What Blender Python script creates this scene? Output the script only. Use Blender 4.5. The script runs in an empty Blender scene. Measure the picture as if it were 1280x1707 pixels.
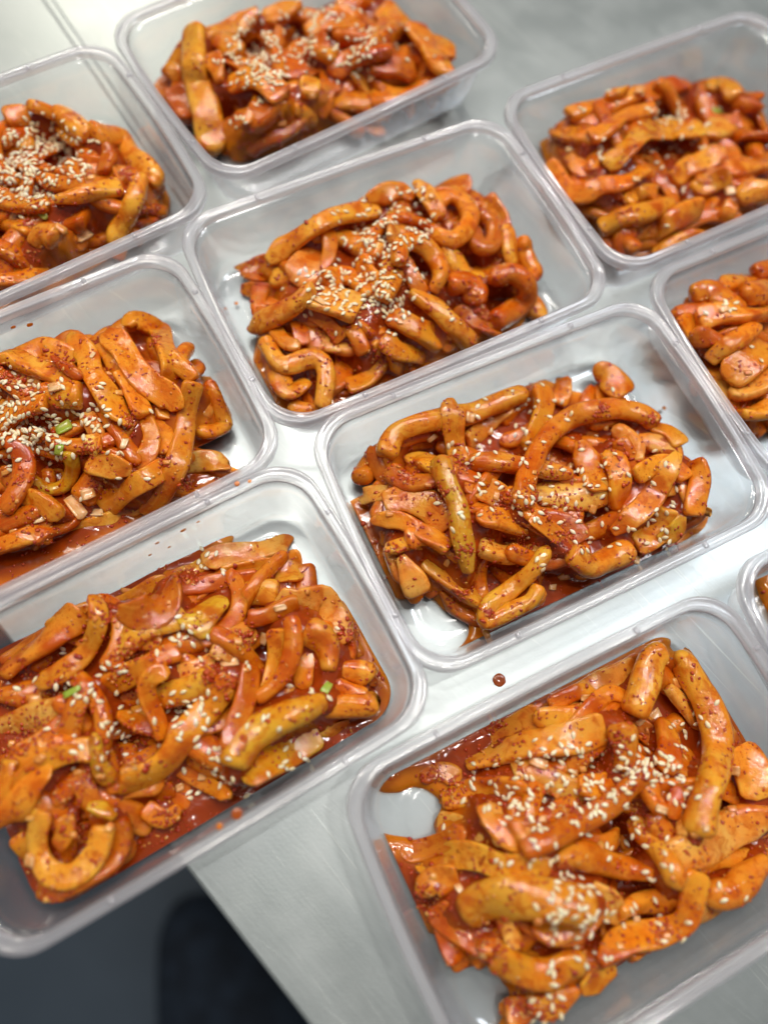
import bpy, math, random, time
import numpy as np
from mathutils import Vector, Matrix
from mathutils.bvhtree import BVHTree

T0 = time.time()
SC = bpy.context.scene
COL = SC.collection
random.seed(7)
RNG = np.random.default_rng(11)

# ------------------------------------------------------------ camera
RIM = 0.036                 # height of a tub rim above the worktop
F_PX = 1224.8               # focal length in pixels of the 1280 px wide photograph
PHI, PSI, CAM_H = 0.33309, 0.22206, 0.283 + RIM
RX = np.array([[1, 0, 0], [0, math.cos(PHI), -math.sin(PHI)], [0, math.sin(PHI), math.cos(PHI)]])
RZ = np.array([[math.cos(PSI), -math.sin(PSI), 0], [math.sin(PSI), math.cos(PSI), 0], [0, 0, 1]])
CR = RX @ RZ
cd = bpy.data.cameras.new('camera')
cam = bpy.data.objects.new('camera', cd)
COL.objects.link(cam)
cam.matrix_world = Matrix.Translation((0, 0, CAM_H)) @ Matrix(CR.tolist()).to_4x4()
cd.sensor_fit = 'HORIZONTAL'
cd.sensor_width = 36
cd.lens = F_PX / 1280 * 36
cd.clip_start = 0.01
cd.clip_end = 50
cd.dof.use_dof = True
cd.dof.focus_distance = 0.315
cd.dof.aperture_fstop = 3.6
SC.camera = cam

# ------------------------------------------------------------ world and lamps
world = bpy.data.worlds.new('World')
SC.world = world
world.use_nodes = True
bg = world.node_tree.nodes['Background']
bg.inputs[0].default_value = (0.80, 0.86, 0.92, 1)
bg.inputs[1].default_value = 0.29
_wt = world.node_tree                       # a room: pale ceiling overhead, dimmer walls around
_tc = _wt.nodes.new('ShaderNodeTexCoord'); _sx = _wt.nodes.new('ShaderNodeSeparateXYZ'); _mr = _wt.nodes.new('ShaderNodeMapRange')
_mx = _wt.nodes.new('ShaderNodeMix'); _mx.data_type = 'RGBA'
_wt.links.new(_tc.outputs['Generated'], _sx.inputs[0]); _wt.links.new(_sx.outputs[2], _mr.inputs[0])
_mr.inputs[1].default_value = .25; _mr.inputs[2].default_value = .9
_wt.links.new(_mr.outputs[0], _mx.inputs[0]); _mx.inputs[6].default_value = (.26, .29, .30, 1); _mx.inputs[7].default_value = (.84, .84, .80, 1)
_wt.links.new(_mx.outputs[2], bg.inputs[0])

def lamp(name, loc, target, sx, sy, power, color):
    l = bpy.data.lights.new(name, 'AREA')
    l.shape = 'RECTANGLE'
    l.size, l.size_y = sx, sy
    l.energy = power
    l.color = color
    o = bpy.data.objects.new(name, l)
    COL.objects.link(o)
    o.location = loc
    o.rotation_euler = (Vector(target) - Vector(loc)).to_track_quat('-Z', 'Y').to_euler()
    return o

lamp('ceiling_lamp', (-0.10, 0.75, 1.75), (0, 0.15, 0), 1.2, 0.06, 17, (1.0, 0.95, 0.87))
lamp('ceiling_lamp', (-0.95, 0.55, 1.75), (0, 0.15, 0), 0.12, 1.2, 9, (1.0, 0.92, 0.80))
lamp('ceiling_lamp', (0.9, 0.9, 1.7), (0, 0.15, 0), 0.4, 0.4, 8, (0.88, 0.94, 1.0))
for _x, _y in ((0.35, 0.25), (-0.45, 1.1), (0.55, 1.0), (-0.15, 0.2), (0.15, 1.5)):      # small downlights
    lamp('ceiling_lamp', (_x, _y, 1.8), (0.02, 0.15, 0), 0.05, 0.05, 3.2, (1.0, 0.96, 0.9))
lamp('ceiling_lamp', (-1.75, 3.1, 1.9), (-0.2, 0.35, 0), 0.5, 1.0, 22, (1.0, 0.93, 0.78))

SC.render.engine = 'CYCLES'
SC.cycles.use_denoising = True
SC.cycles.max_bounces = 10
SC.cycles.transparent_max_bounces = 32
SC.cycles.caustics_reflective = False
SC.cycles.caustics_refractive = False
SC.cycles.sample_clamp_indirect = 6
SC.view_settings.view_transform = 'Standard'
SC.view_settings.look = 'None'
SC.view_settings.exposure = -0.15
SC.view_settings.gamma = 1.0

# ------------------------------------------------------------ helpers
def ray(px):
    px = np.atleast_2d(np.asarray(px, float))
    return np.stack([(px[:, 0] - 640) / F_PX, -(px[:, 1] - 853.5) / F_PX, -np.ones(len(px))], 1) @ CR.T

def at(px, z):
    d = ray(px)
    t = (np.asarray(z) - CAM_H) / d[:, 2]
    return np.stack([d[:, 0] * t, d[:, 1] * t, np.broadcast_to(z, t.shape)], 1)

def link(name, verts, faces, mat, parent=None, smooth=True, attrs=None):
    me = bpy.data.meshes.new(name)
    me.from_pydata([tuple(v) for v in verts], [], [tuple(int(i) for i in f) for f in faces])
    if smooth:
        me.polygons.foreach_set('use_smooth', [True] * len(me.polygons))
    if attrs:
        for k, v in attrs.items():
            v = np.asarray(v, dtype=np.float32)
            if v.ndim == 1:
                a = me.attributes.new(k, 'FLOAT', 'POINT')
                a.data.foreach_set('value', v)
            else:
                a = me.attributes.new(k, 'FLOAT_VECTOR', 'POINT')
                a.data.foreach_set('vector', v.ravel())
    me.materials.append(mat)
    me.update()
    o = bpy.data.objects.new(name, me)
    COL.objects.link(o)
    if parent:
        o.parent = parent
    return o

def tag(o, label=None, cat=None, group=None, kind=None):
    if label: o['label'] = label
    if cat: o['category'] = cat
    if group: o['group'] = group
    if kind: o['kind'] = kind
    return o

# ------------------------------------------------------------ materials
class NT:
    def __init__(self, name):
        self.m = bpy.data.materials.new(name)
        self.m.use_nodes = True
        self.t = self.m.node_tree
        self.t.nodes.clear()
        self.out = self.t.nodes.new('ShaderNodeOutputMaterial')
    def n(self, typ, **kw):
        nd = self.t.nodes.new('ShaderNode' + typ)
        for k, v in kw.items():
            if hasattr(nd, k): setattr(nd, k, v)
        return nd
    def l(self, a, b):
        self.t.links.new(a, b)
    def noise(self, vec, scale, detail=2, rough=.5, dist=0.):
        nd = self.n('TexNoise')
        if vec is not None: self.l(vec, nd.inputs['Vector'])
        nd.inputs['Scale'].default_value = scale
        nd.inputs['Detail'].default_value = detail
        nd.inputs['Roughness'].default_value = rough
        nd.inputs['Distortion'].default_value = dist
        return nd.outputs['Fac']
    def ramp(self, fac, lo, hi, a=0., b=1.):
        nd = self.n('MapRange', interpolation_type='SMOOTHSTEP')
        self.l(fac, nd.inputs[0])
        for i, v in zip((1, 2, 3, 4), (lo, hi, a, b)):
            nd.inputs[i].default_value = v
        return nd.outputs[0]
    def math(self, op, a, b=None, clamp=False):
        nd = self.n('Math', operation=op, use_clamp=clamp)
        for i, v in enumerate((a, b)):
            if v is None: continue
            if isinstance(v, (int, float)): nd.inputs[i].default_value = v
            else: self.l(v, nd.inputs[i])
        return nd.outputs[0]
    def mix(self, fac, a, b, blend='MIX'):
        nd = self.n('Mix', data_type='RGBA', blend_type=blend)
        for i, v in ((0, fac), (6, a), (7, b)):
            if isinstance(v, (int, float)): nd.inputs[i].default_value = v
            elif isinstance(v, tuple): nd.inputs[i].default_value = (*v, 1)
            else: self.l(v, nd.inputs[i])
        return nd.outputs[2]
    def geo(self):
        return self.n('NewGeometry').outputs['Position']
    def attr(self, name, out='Vector'):
        nd = self.n('Attribute')
        nd.attribute_name = name
        return nd.outputs[out]
    def bump(self, h, strength, dist, normal=None):
        nd = self.n('Bump')
        nd.inputs['Strength'].default_value = strength
        nd.inputs['Distance'].default_value = dist
        self.l(h, nd.inputs['Height'])
        if normal is not None: self.l(normal, nd.inputs['Normal'])
        return nd.outputs[0]
    def bsdf(self, **kw):
        nd = self.n('BsdfPrincipled')
        for k, v in kw.items():
            s = nd.inputs[k.replace('_', ' ')]
            if hasattr(v, 'is_linked') or hasattr(v, 'node'): self.l(v, s)
            elif isinstance(v, tuple) and len(v) == 3 and s.type == 'RGBA': s.default_value = (*v, 1)
            else: s.default_value = v
        return nd
    def done(self, sh):
        self.l(sh.outputs[0] if hasattr(sh, 'outputs') else sh, self.out.inputs[0])
        return self.m

def m_vegetable():
    M = NT('seasoned_vegetable')
    pos = M.geo()
    oc = M.n('ObjectInfo').outputs['Color']
    big = M.noise(pos, 85, 3)
    c = M.mix(M.ramp(big, .38, .66, 0, .85), oc, M.mix(1.0, oc, (.96, .60, .25), 'MULTIPLY'))
    # pale translucent heart and fibre streaks along the strip
    st = M.attr('st')
    mp = M.n('Mapping'); M.l(st, mp.inputs[0]); mp.inputs['Scale'].default_value = (60, 900, 1)
    fib = M.noise(mp.outputs[0], 1, 3, .6)
    c = M.mix(M.ramp(fib, .45, .75, 0, .30), c, (.80, .44, .10))
    # sauce film: a tinted wet coat, thicker in patches
    sm = M.noise(pos, 190, 4, .62, .8)
    sm2 = M.noise(pos, 80, 3, .5)
    film = M.math('MAXIMUM', M.ramp(sm, .47, .68, 0, .8), M.ramp(sm2, .51, .70, 0, 1.0))
    c = M.mix(M.math('MULTIPLY', film, .55), c, (.44, .108, .008))
    tint = M.mix(film, (1., .84, .50), (.92, .53, .17))
    # pepper specks
    for sc, r0, lo, hi, col in ((620, .26, .54, .66, (.46, .035, .003)), (280, .24, .54, .64, (.36, .022, .003)), (140, .22, .56, .62, (.26, .014, .003))):
        v = M.n('TexVoronoi'); v.inputs['Scale'].default_value = sc
        wn = M.n('TexNoise'); wn.inputs['Scale'].default_value = sc * 2.2; M.l(pos, wn.inputs['Vector'])
        ad = M.n('VectorMath', operation='MULTIPLY_ADD')
        M.l(wn.outputs['Color'], ad.inputs[0]); ad.inputs[1].default_value = (.9 / sc,) * 3; M.l(pos, ad.inputs[2])
        M.l(ad.outputs[0], v.inputs['Vector'])
        spot = M.ramp(v.outputs['Distance'], r0 * .6, r0, 1, 0)
        mask = M.ramp(M.noise(pos, sc * .22, 2), lo, hi, 0, .85)
        c = M.mix(M.math('MULTIPLY', spot, mask), c, col)
    b1 = M.noise(pos, 420, 3, .6)
    b2 = M.noise(pos, 1500, 2, .6)
    nrm = M.bump(b1, .50, .0007)
    nrm = M.bump(b2, .35, .00025, nrm)
    nrm = M.bump(fib, .25, .0003, nrm)
    p = M.bsdf(Base_Color=c, Roughness=.26, Subsurface_Weight=.45, Subsurface_Scale=.0035, Subsurface_Radius=(1.0, .45, .14),
               Specular_IOR_Level=.05, Coat_Weight=1., Coat_Roughness=.04, Coat_IOR=1.50, Coat_Tint=tint, Normal=nrm)
    b3 = M.noise(pos, 750, 2, .5)
    M.l(M.bump(b3, .55, .0003, M.bump(b1, .32, .0006)), p.inputs['Coat Normal'])
    return M.done(p)

def m_simple(name, col, rough=.4, sss=0., coat=0., bump=0., bscale=600, vary=.0, col2=None):
    M = NT(name)
    pos = M.geo()
    c = M.mix(M.ramp(M.noise(pos, bscale * .35, 3), .35, .65), col, col2 or tuple(x * .75 for x in col))
    kw = dict(Base_Color=c, Roughness=rough, Coat_Weight=coat, Coat_Roughness=.08)
    if sss: kw.update(Subsurface_Weight=sss, Subsurface_Scale=.002, Subsurface_Radius=(1., .6, .3))
    if bump: kw['Normal'] = M.bump(M.noise(pos, bscale, 2), bump, .0003)
    return M.done(M.bsdf(**kw))

def m_sauce():
    M = NT('chilli_sauce')
    pos = M.geo()
    d = M.attr('depth', 'Fac')
    c = M.mix(M.ramp(d, .0, 1., 0, 1), (.84, .26, .010), (.27, .034, .003))
    c = M.mix(M.ramp(M.noise(pos, 120, 3), .45, .7, 0, .5), c, (.44, .062, .004))
    nrm = M.bump(M.noise(pos, 110, 2), .55, .0012)
    p = M.bsdf(Base_Color=c, Roughness=.10, Coat_Weight=.4, Coat_Roughness=.03, Subsurface_Weight=.3, Subsurface_Scale=.003,
               Subsurface_Radius=(1., .25, .08), Normal=nrm, Specular_IOR_Level=.35)
    tr = M.n('BsdfTransparent'); tr.inputs[0].default_value = (.95, .42, .10, 1)
    mx = M.n('MixShader'); M.l(M.ramp(d, 0., .5, .55, 1.), mx.inputs[0]); M.l(tr.outputs[0], mx.inputs[1]); M.l(p.outputs[0], mx.inputs[2])
    return M.done(mx)

def m_plastic(name, base, edge, gloss_rough):
    M = NT(name)
    pos = M.geo()
    nrm = M.bump(M.noise(pos, 45, 1), .03, .002)
    lw = M.n('LayerWeight'); lw.inputs[0].default_value = .35
    fz = M.math('POWER', lw.outputs['Facing'], 2.0)
    haze = M.math('ADD', M.math('MULTIPLY', fz, edge), base, True)
    tr = M.n('BsdfTransparent'); tr.inputs[0].default_value = (.975, .98, .985, 1)
    df = M.n('BsdfDiffuse'); df.inputs[0].default_value = (.95, .94, 1., 1)
    tl = M.n('BsdfTranslucent'); tl.inputs[0].default_value = (.95, .94, 1., 1)
    milk = M.n('MixShader'); milk.inputs[0].default_value = .5; M.l(df.outputs[0], milk.inputs[1]); M.l(tl.outputs[0], milk.inputs[2])
    m1 = M.n('MixShader'); M.l(haze, m1.inputs[0]); M.l(tr.outputs[0], m1.inputs[1]); M.l(milk.outputs[0], m1.inputs[2])
    gl = M.n('BsdfGlossy'); gl.inputs['Roughness'].default_value = gloss_rough; gl.inputs[0].default_value = (.95, .95, .98, 1)
    M.l(nrm, gl.inputs['Normal'])
    lw2 = M.n('LayerWeight'); lw2.inputs[0].default_value = .5; M.l(nrm, lw2.inputs['Normal'])
    fr = M.math('ADD', M.math('MULTIPLY', M.math('POWER', lw2.outputs['Facing'], 4.0), .75), .055)
    m2 = M.n('MixShader'); M.l(fr, m2.inputs[0]); M.l(m1.outputs[0], m2.inputs[1]); M.l(gl.outputs[0], m2.inputs[2])
    return M.done(m2)

_e = at([(310, 1450), (510, 1707)], 0.0)
EDGE_ANG = math.atan2(_e[1, 1] - _e[0, 1], _e[1, 0] - _e[0, 0])
def m_steel():
    M = NT('scratched_steel')
    pos = M.geo()
    def streak(ang, sx, sy, lo, hi):
        mp = M.n('Mapping'); M.l(pos, mp.inputs[0])
        mp.vector_type = 'TEXTURE'          # turns first, stretches after
        mp.inputs['Rotation'].default_value = (0, 0, EDGE_ANG + ang)
        mp.inputs['Scale'].default_value = (1 / sx, 1 / sy, 1)
        return M.ramp(M.noise(mp.outputs[0], 1, 3, .6), lo, hi)
    a = streak(.06, 9, 700, .3, .75)
    b = streak(-.05, 9, 800, .64, .73)
    c2 = streak(.22, 13, 900, .66, .74)
    d2 = streak(-.35, 16, 900, .69, .76)
    c2 = M.math('MAXIMUM', c2, d2)
    blot = M.noise(pos, 28, 4, .6)
    fine = M.noise(pos, 900, 2)
    col = M.mix(M.ramp(blot, .3, .7), (.44, .480, .485), (.48, .515, .52))
    col = M.mix(M.math('MULTIPLY', M.math('MAXIMUM', b, c2), .55), col, (.80, .82, .78))
    col = M.mix(M.math('MULTIPLY', M.ramp(M.noise(pos, 260, 4, .7), .55, .8), .35), col, (.40, .43, .42))
    rg = M.math('ADD', M.math('MULTIPLY', a, .03), M.ramp(blot, .3, .7, .35, .40))
    nrm = M.bump(a, .03, .0003)
    nrm = M.bump(M.math('MAXIMUM', b, c2), .15, .0002, nrm)
    nrm = M.bump(fine, .12, .0002, nrm)
    p = M.bsdf(Base_Color=col, Metallic=.85, Roughness=rg, Normal=nrm)
    return M.done(p)

MAT = dict(
    veg=m_vegetable(), sauce=m_sauce(), steel=m_steel(),
    wall=m_plastic('milky_plastic', .05, .36, .12), rim=m_plastic('milky_plastic_rim', .28, .40, .11),
    seed=m_simple('sesame', (.92, .82, .60), .38, .3, .25, .25, 900, col2=(.80, .62, .36)),
    flake=m_simple('chilli_flake', (.34, .020, .003), .3, 0, .3, .2, 900, col2=(.52, .065, .005)),
    garlic=m_simple('garlic', (.76, .36, .08), .24, .5, .8, .5, 500, col2=(.66, .20, .03)),
    onion=m_simple('onion', (.78, .50, .26), .24, .5, .8, .5, 500, col2=(.68, .30, .08)),
    green=m_simple('scallion', (.30, .40, .04), .28, .3, .6, .3, 400, col2=(.42, .40, .06)),
    floor=m_simple('floor_paint', (.065, .095, .135), .5, 0, 0, .0, 10, col2=(.05, .075, .11)),
    dark=m_simple('navy_matte', (.016, .028, .050), .9, 0, 0, .0, 100, col2=(.008, .014, .026)),
)

# ------------------------------------------------------------ worktop and floor
e0, e1 = at([(310, 1450)], 0.0)[0], at([(510, 1707)], 0.0)[0]
ed = (e1 - e0)[:2]; ed /= np.linalg.norm(ed)
en = np.array([-ed[1], ed[0]])
if en @ (np.array([0.1, 0.1]) - e0[:2]) < 0: en = -en

def worktop():
    prof = [(0.0012, -0.040), (0.0, -0.038), (0.0, -0.0016), (0.0003, -0.0007), (0.0009, -0.0002), (0.0018, 0.0), (1.7, 0.0), (1.7, -0.040)]
    vs, fs = [], []
    for s in (-1.6, 2.4):
        for u, z in prof:
            p = e0[:2] + ed * s + en * u
            vs.append((p[0], p[1], z))
    n = len(prof)
    for i in range(n):
        j = (i + 1) % n
        fs.append((i, j, n + j, n + i))
    fs.append(tuple(range(n))); fs.append(tuple(range(2 * n - 1, n - 1, -1)))
    o = link('counter', vs, fs, MAT['steel'], smooth=False)
    tag(o, kind='structure')
    a, b = at([(40, -60)], 0)[0][:2], at([(335, 372)], 0)[0][:2]
    d = (b - a) / np.linalg.norm(b - a); nn = np.array([-d[1], d[0]])
    vs = []
    for p in (a, b):
        for u, z in ((-.0030, .0001), (-.0016, .0005), (.0016, .0005), (.0030, .0001)):
            q = p + nn * u
            vs.append((q[0], q[1], z))
    link('seam', vs, [(0, 1, 5, 4), (1, 2, 6, 5), (2, 3, 7, 6), (4, 5, 6, 7), (0, 3, 2, 1)], MAT['steel'], o, smooth=False)
worktop()
fl = link('floor', [(-4, -4, -.86), (4, -4, -.86), (4, 4, -.86), (-4, 4, -.86)], [(0, 1, 2, 3)], MAT['floor'], smooth=False)
tag(fl, kind='structure')

def blob(name, pts, z0, h, mat):
    """soft closed cushion over an outline"""
    c = np.mean(pts, 0)
    rings = [(1.0, 0.0), (1.03, .25), (1.0, .55), (.88, .82), (.6, .96), (.3, 1.0)]
    vs = []; n = len(pts)
    for s, z in rings:
        for p in pts:
            q = c + (p - c) * s
            vs.append((q[0], q[1], z0 + h * z))
    fs = [(r * n + i, r * n + (i + 1) % n, (r + 1) * n + (i + 1) % n, (r + 1) * n + i) for r in range(len(rings) - 1) for i in range(n)]
    fs.append(tuple((len(rings) - 1) * n + i for i in range(n))); fs.append(tuple(reversed(range(n))))
    return link(name, vs, fs, mat)

def cat(pts, n=8, closed=False):
    P = np.asarray(pts, float)
    if len(P) == 2: P = np.array([P[0], (P[0] + P[1]) / 2, P[1]])
    if closed: Q = np.vstack([P[-1], P, P[0], P[1]])
    else: Q = np.vstack([2 * P[0] - P[1], P, 2 * P[-1] - P[-2]])
    out = []
    t = np.linspace(0, 1, n, endpoint=False)[:, None]
    for i in range(1, len(Q) - 2):
        a, b, c, d = Q[i - 1], Q[i], Q[i + 1], Q[i + 2]
        out.append(.5 * (2 * b + (c - a) * t + (2 * a - 5 * b + 4 * c - d) * t ** 2 + (3 * b - a - 3 * c + d) * t ** 3))
    if not closed: out.append(P[-1:])
    return np.vstack(out)

shape_outline = at(cat([(262, 1590), (285, 1520), (340, 1500), (400, 1530), (470, 1600), (560, 1760), (470, 1850), (330, 1850), (270, 1760)], 6, True), -.80)[:, :2]
b = blob('dark_shape', shape_outline, -.855, .10, MAT['dark'])  # one soft navy form for the whole dark area beside the worktop
tag(b, 'dark navy shape lying blurred on the floor beside the worktop edge', 'cloth')

# ------------------------------------------------------------ tubs
L2, W2, RC = 0.086, 0.0591, 0.0165
def rrect(inset, rc, bow, n=9):
    a, b = L2 - inset, W2 - inset
    pts = []
    for sx, sy, a0 in ((1, 1, 0), (-1, 1, 90), (-1, -1, 180), (1, -1, 270)):
        for t in np.linspace(a0, a0 + 90, n):
            t = math.radians(t)
            pts.append((sx * (a - rc) + rc * math.cos(t), sy * (b - rc) + rc * math.sin(t)))
    pts = np.array(pts)
    out = []
    for i in range(len(pts)):              # subdivide the straight sides
        p, q = pts[i], pts[(i + 1) % len(pts)]
        k = 7 if (i + 1) % n == 0 else 1
        for j in range(k): out.append(p + (q - p) * j / k)
    out = np.array(out)
    u, v = out[:, 0] / a, out[:, 1] / b
    out[:, 0] += np.sign(u) * np.maximum(0, np.abs(u) - .75) / .25 * .0028 * bow * (1 - v ** 2)
    out[:, 1] += np.sign(v) * np.maximum(0, np.abs(v) - .75) / .25 * .0008 * bow * (1 - u ** 2)
    return out

def loft(name, prof, mat, parent=None, cap=None):
    vs, fs = [], []
    n = None
    for inset, z, rc in prof:
        r = rrect(inset, rc, max(0, min(1, z / RIM)))
        n = len(r)
        vs += [(p[0], p[1], z) for p in r]
    m = len(prof)
    for k in range(m):
        if k == cap: continue
        k2 = (k + 1) % m
        for i in range(n):
            j = (i + 1) % n
            fs.append((k * n + i, k2 * n + i, k2 * n + j, k * n + j))
    if cap is not None:                     # the flat middle of the floor, top and underside
        fs.append(tuple(cap * n + i for i in range(n))); fs.append(tuple((cap + 1) * n + i for i in reversed(range(n))))
    o = link(name, vs, fs, mat, parent)
    if cap is not None:
        for pl in list(o.data.polygons)[-2:]: pl.use_smooth = False
    return o

H = RIM
body_in = [(.0047, H - .0036, .0150), (.0054, H - .012, .0150), (.0066, H - .022, .0148), (.0080, .0075, .0145), (.0088, .0045, .0140), (.0104, .0028, .0135), (.0130, .0021, .0125),
           (.0150, .0016, .0125), (.0186, .0015, .0125), (.0192, .0023, .0125), (.0200, .0024, .0125), (.030, .0022, .011)]
body_out = [(.030, .0013, .011), (.0200, .0014, .0125), (.0184, .0013, .0125), (.0180, .0006, .0125), (.0150, .0006, .0125), (.0128, .0012, .0125), (.0102, .0018, .0140),
            (.0081, .0038, .0148), (.0073, .0070, .0150), (.0059, H - .022, .0154), (.0047, H - .012, .0156), (.0040, H - .0042, .0156)]
rim_prof = [(.0001, H - .0042, RC), (-.0002, H - .0038, RC), (0, H - .0008, RC), (.0003, H - .0002, RC), (.0010, H, RC), (.0016, H - .0004, RC), (.0030, H - .0006, .0160), (.0036, H - .0002, .0158),
            (.0042, H - .0002, .0156), (.0046, H - .0008, .0154), (.0047, H - .0036, .0150), (.0040, H - .0042, .0156), (.0037, H - .0016, .0156), (.0012, H - .0013, .0162), (.0008, H - .0018, .0164), (.0008, H - .0042, .0164)]

def make_tub():
    root = bpy.data.objects.new('food_container', None)
    COL.objects.link(root)
    loft('body', body_in + body_out, MAT['wall'], root, cap=len(body_in) - 1)
    loft('rim', rim_prof, MAT['rim'], root)
    # moulded nibs under the lid edge
    for x, y, dx, dy in ((-.045, W2 - .0022, .0011, .0015), (.045, W2 - .0022, .0011, .0015), (-.045, -W2 + .0022, .0011, .0015), (.045, -W2 + .0022, .0011, .0015),
                         (L2 - .0004, .03, .0014, .0010), (-L2 + .0004, -.03, .0014, .0010)):
        vs = [(x + a * dx * s, y + b_ * dy * s, zz) for zz, s in ((H - .001, 1), (H + .0004, .7)) for a, b_ in ((-1, -1), (1, -1), (1, 1), (-1, 1))]
        link('nib', vs, [(0, 1, 5, 4), (1, 2, 6, 5), (2, 3, 7, 6), (3, 0, 4, 7), (4, 5, 6, 7), (3, 2, 1, 0)], MAT['rim'], root)
    return root

TUBS = {
 'A': (0.06306, 0.13294, 0.65096, 'right of centre, sauce pool along its lower edge'),
 'B': (-0.06552, 0.01322, 0.73324, 'at lower left overhanging the steel edge'),
 'C': (0.10788, 0.00005, 0.66445, 'at lower right holding thick straight strips'),
 'D': (-0.14674, 0.09985, 0.73324, 'cut off by the left border at mid height'),
 'E': (-0.02002, 0.22085, 0.68147, 'fully in view in the middle of the upper half'),
 'F': (-0.2103, 0.2102, 0.77861, 'at upper left with a dense heap of sesame seeds'),
 'G': (-0.09134, 0.34278, 0.80897, 'cut off by the top border, left of centre'),
 'H': (0.11241, 0.33953, 0.6966, 'at upper right corner of the photo'),
 'I': (0.19746, 0.2477, 0.66663, 'half cut off by the right border at mid height'),
 'J': (0.2472, 0.1078, 0.61, 'barely showing its corner at the right border below the middle'),
}
proto = make_tub()
for i, (k, (x, y, th, where)) in enumerate(TUBS.items()):
    if i == 0: r = proto
    else:
        r = proto.copy(); COL.objects.link(r)
        for ch in proto.children:
            c = ch.copy(); COL.objects.link(c); c.parent = r
    r.location = (x, y, .0002); r.rotation_euler = (0, 0, th)
    tag(r, 'clear milky plastic tub ' + where, 'food container', 'plastic food tubs on the steel worktop')

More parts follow.
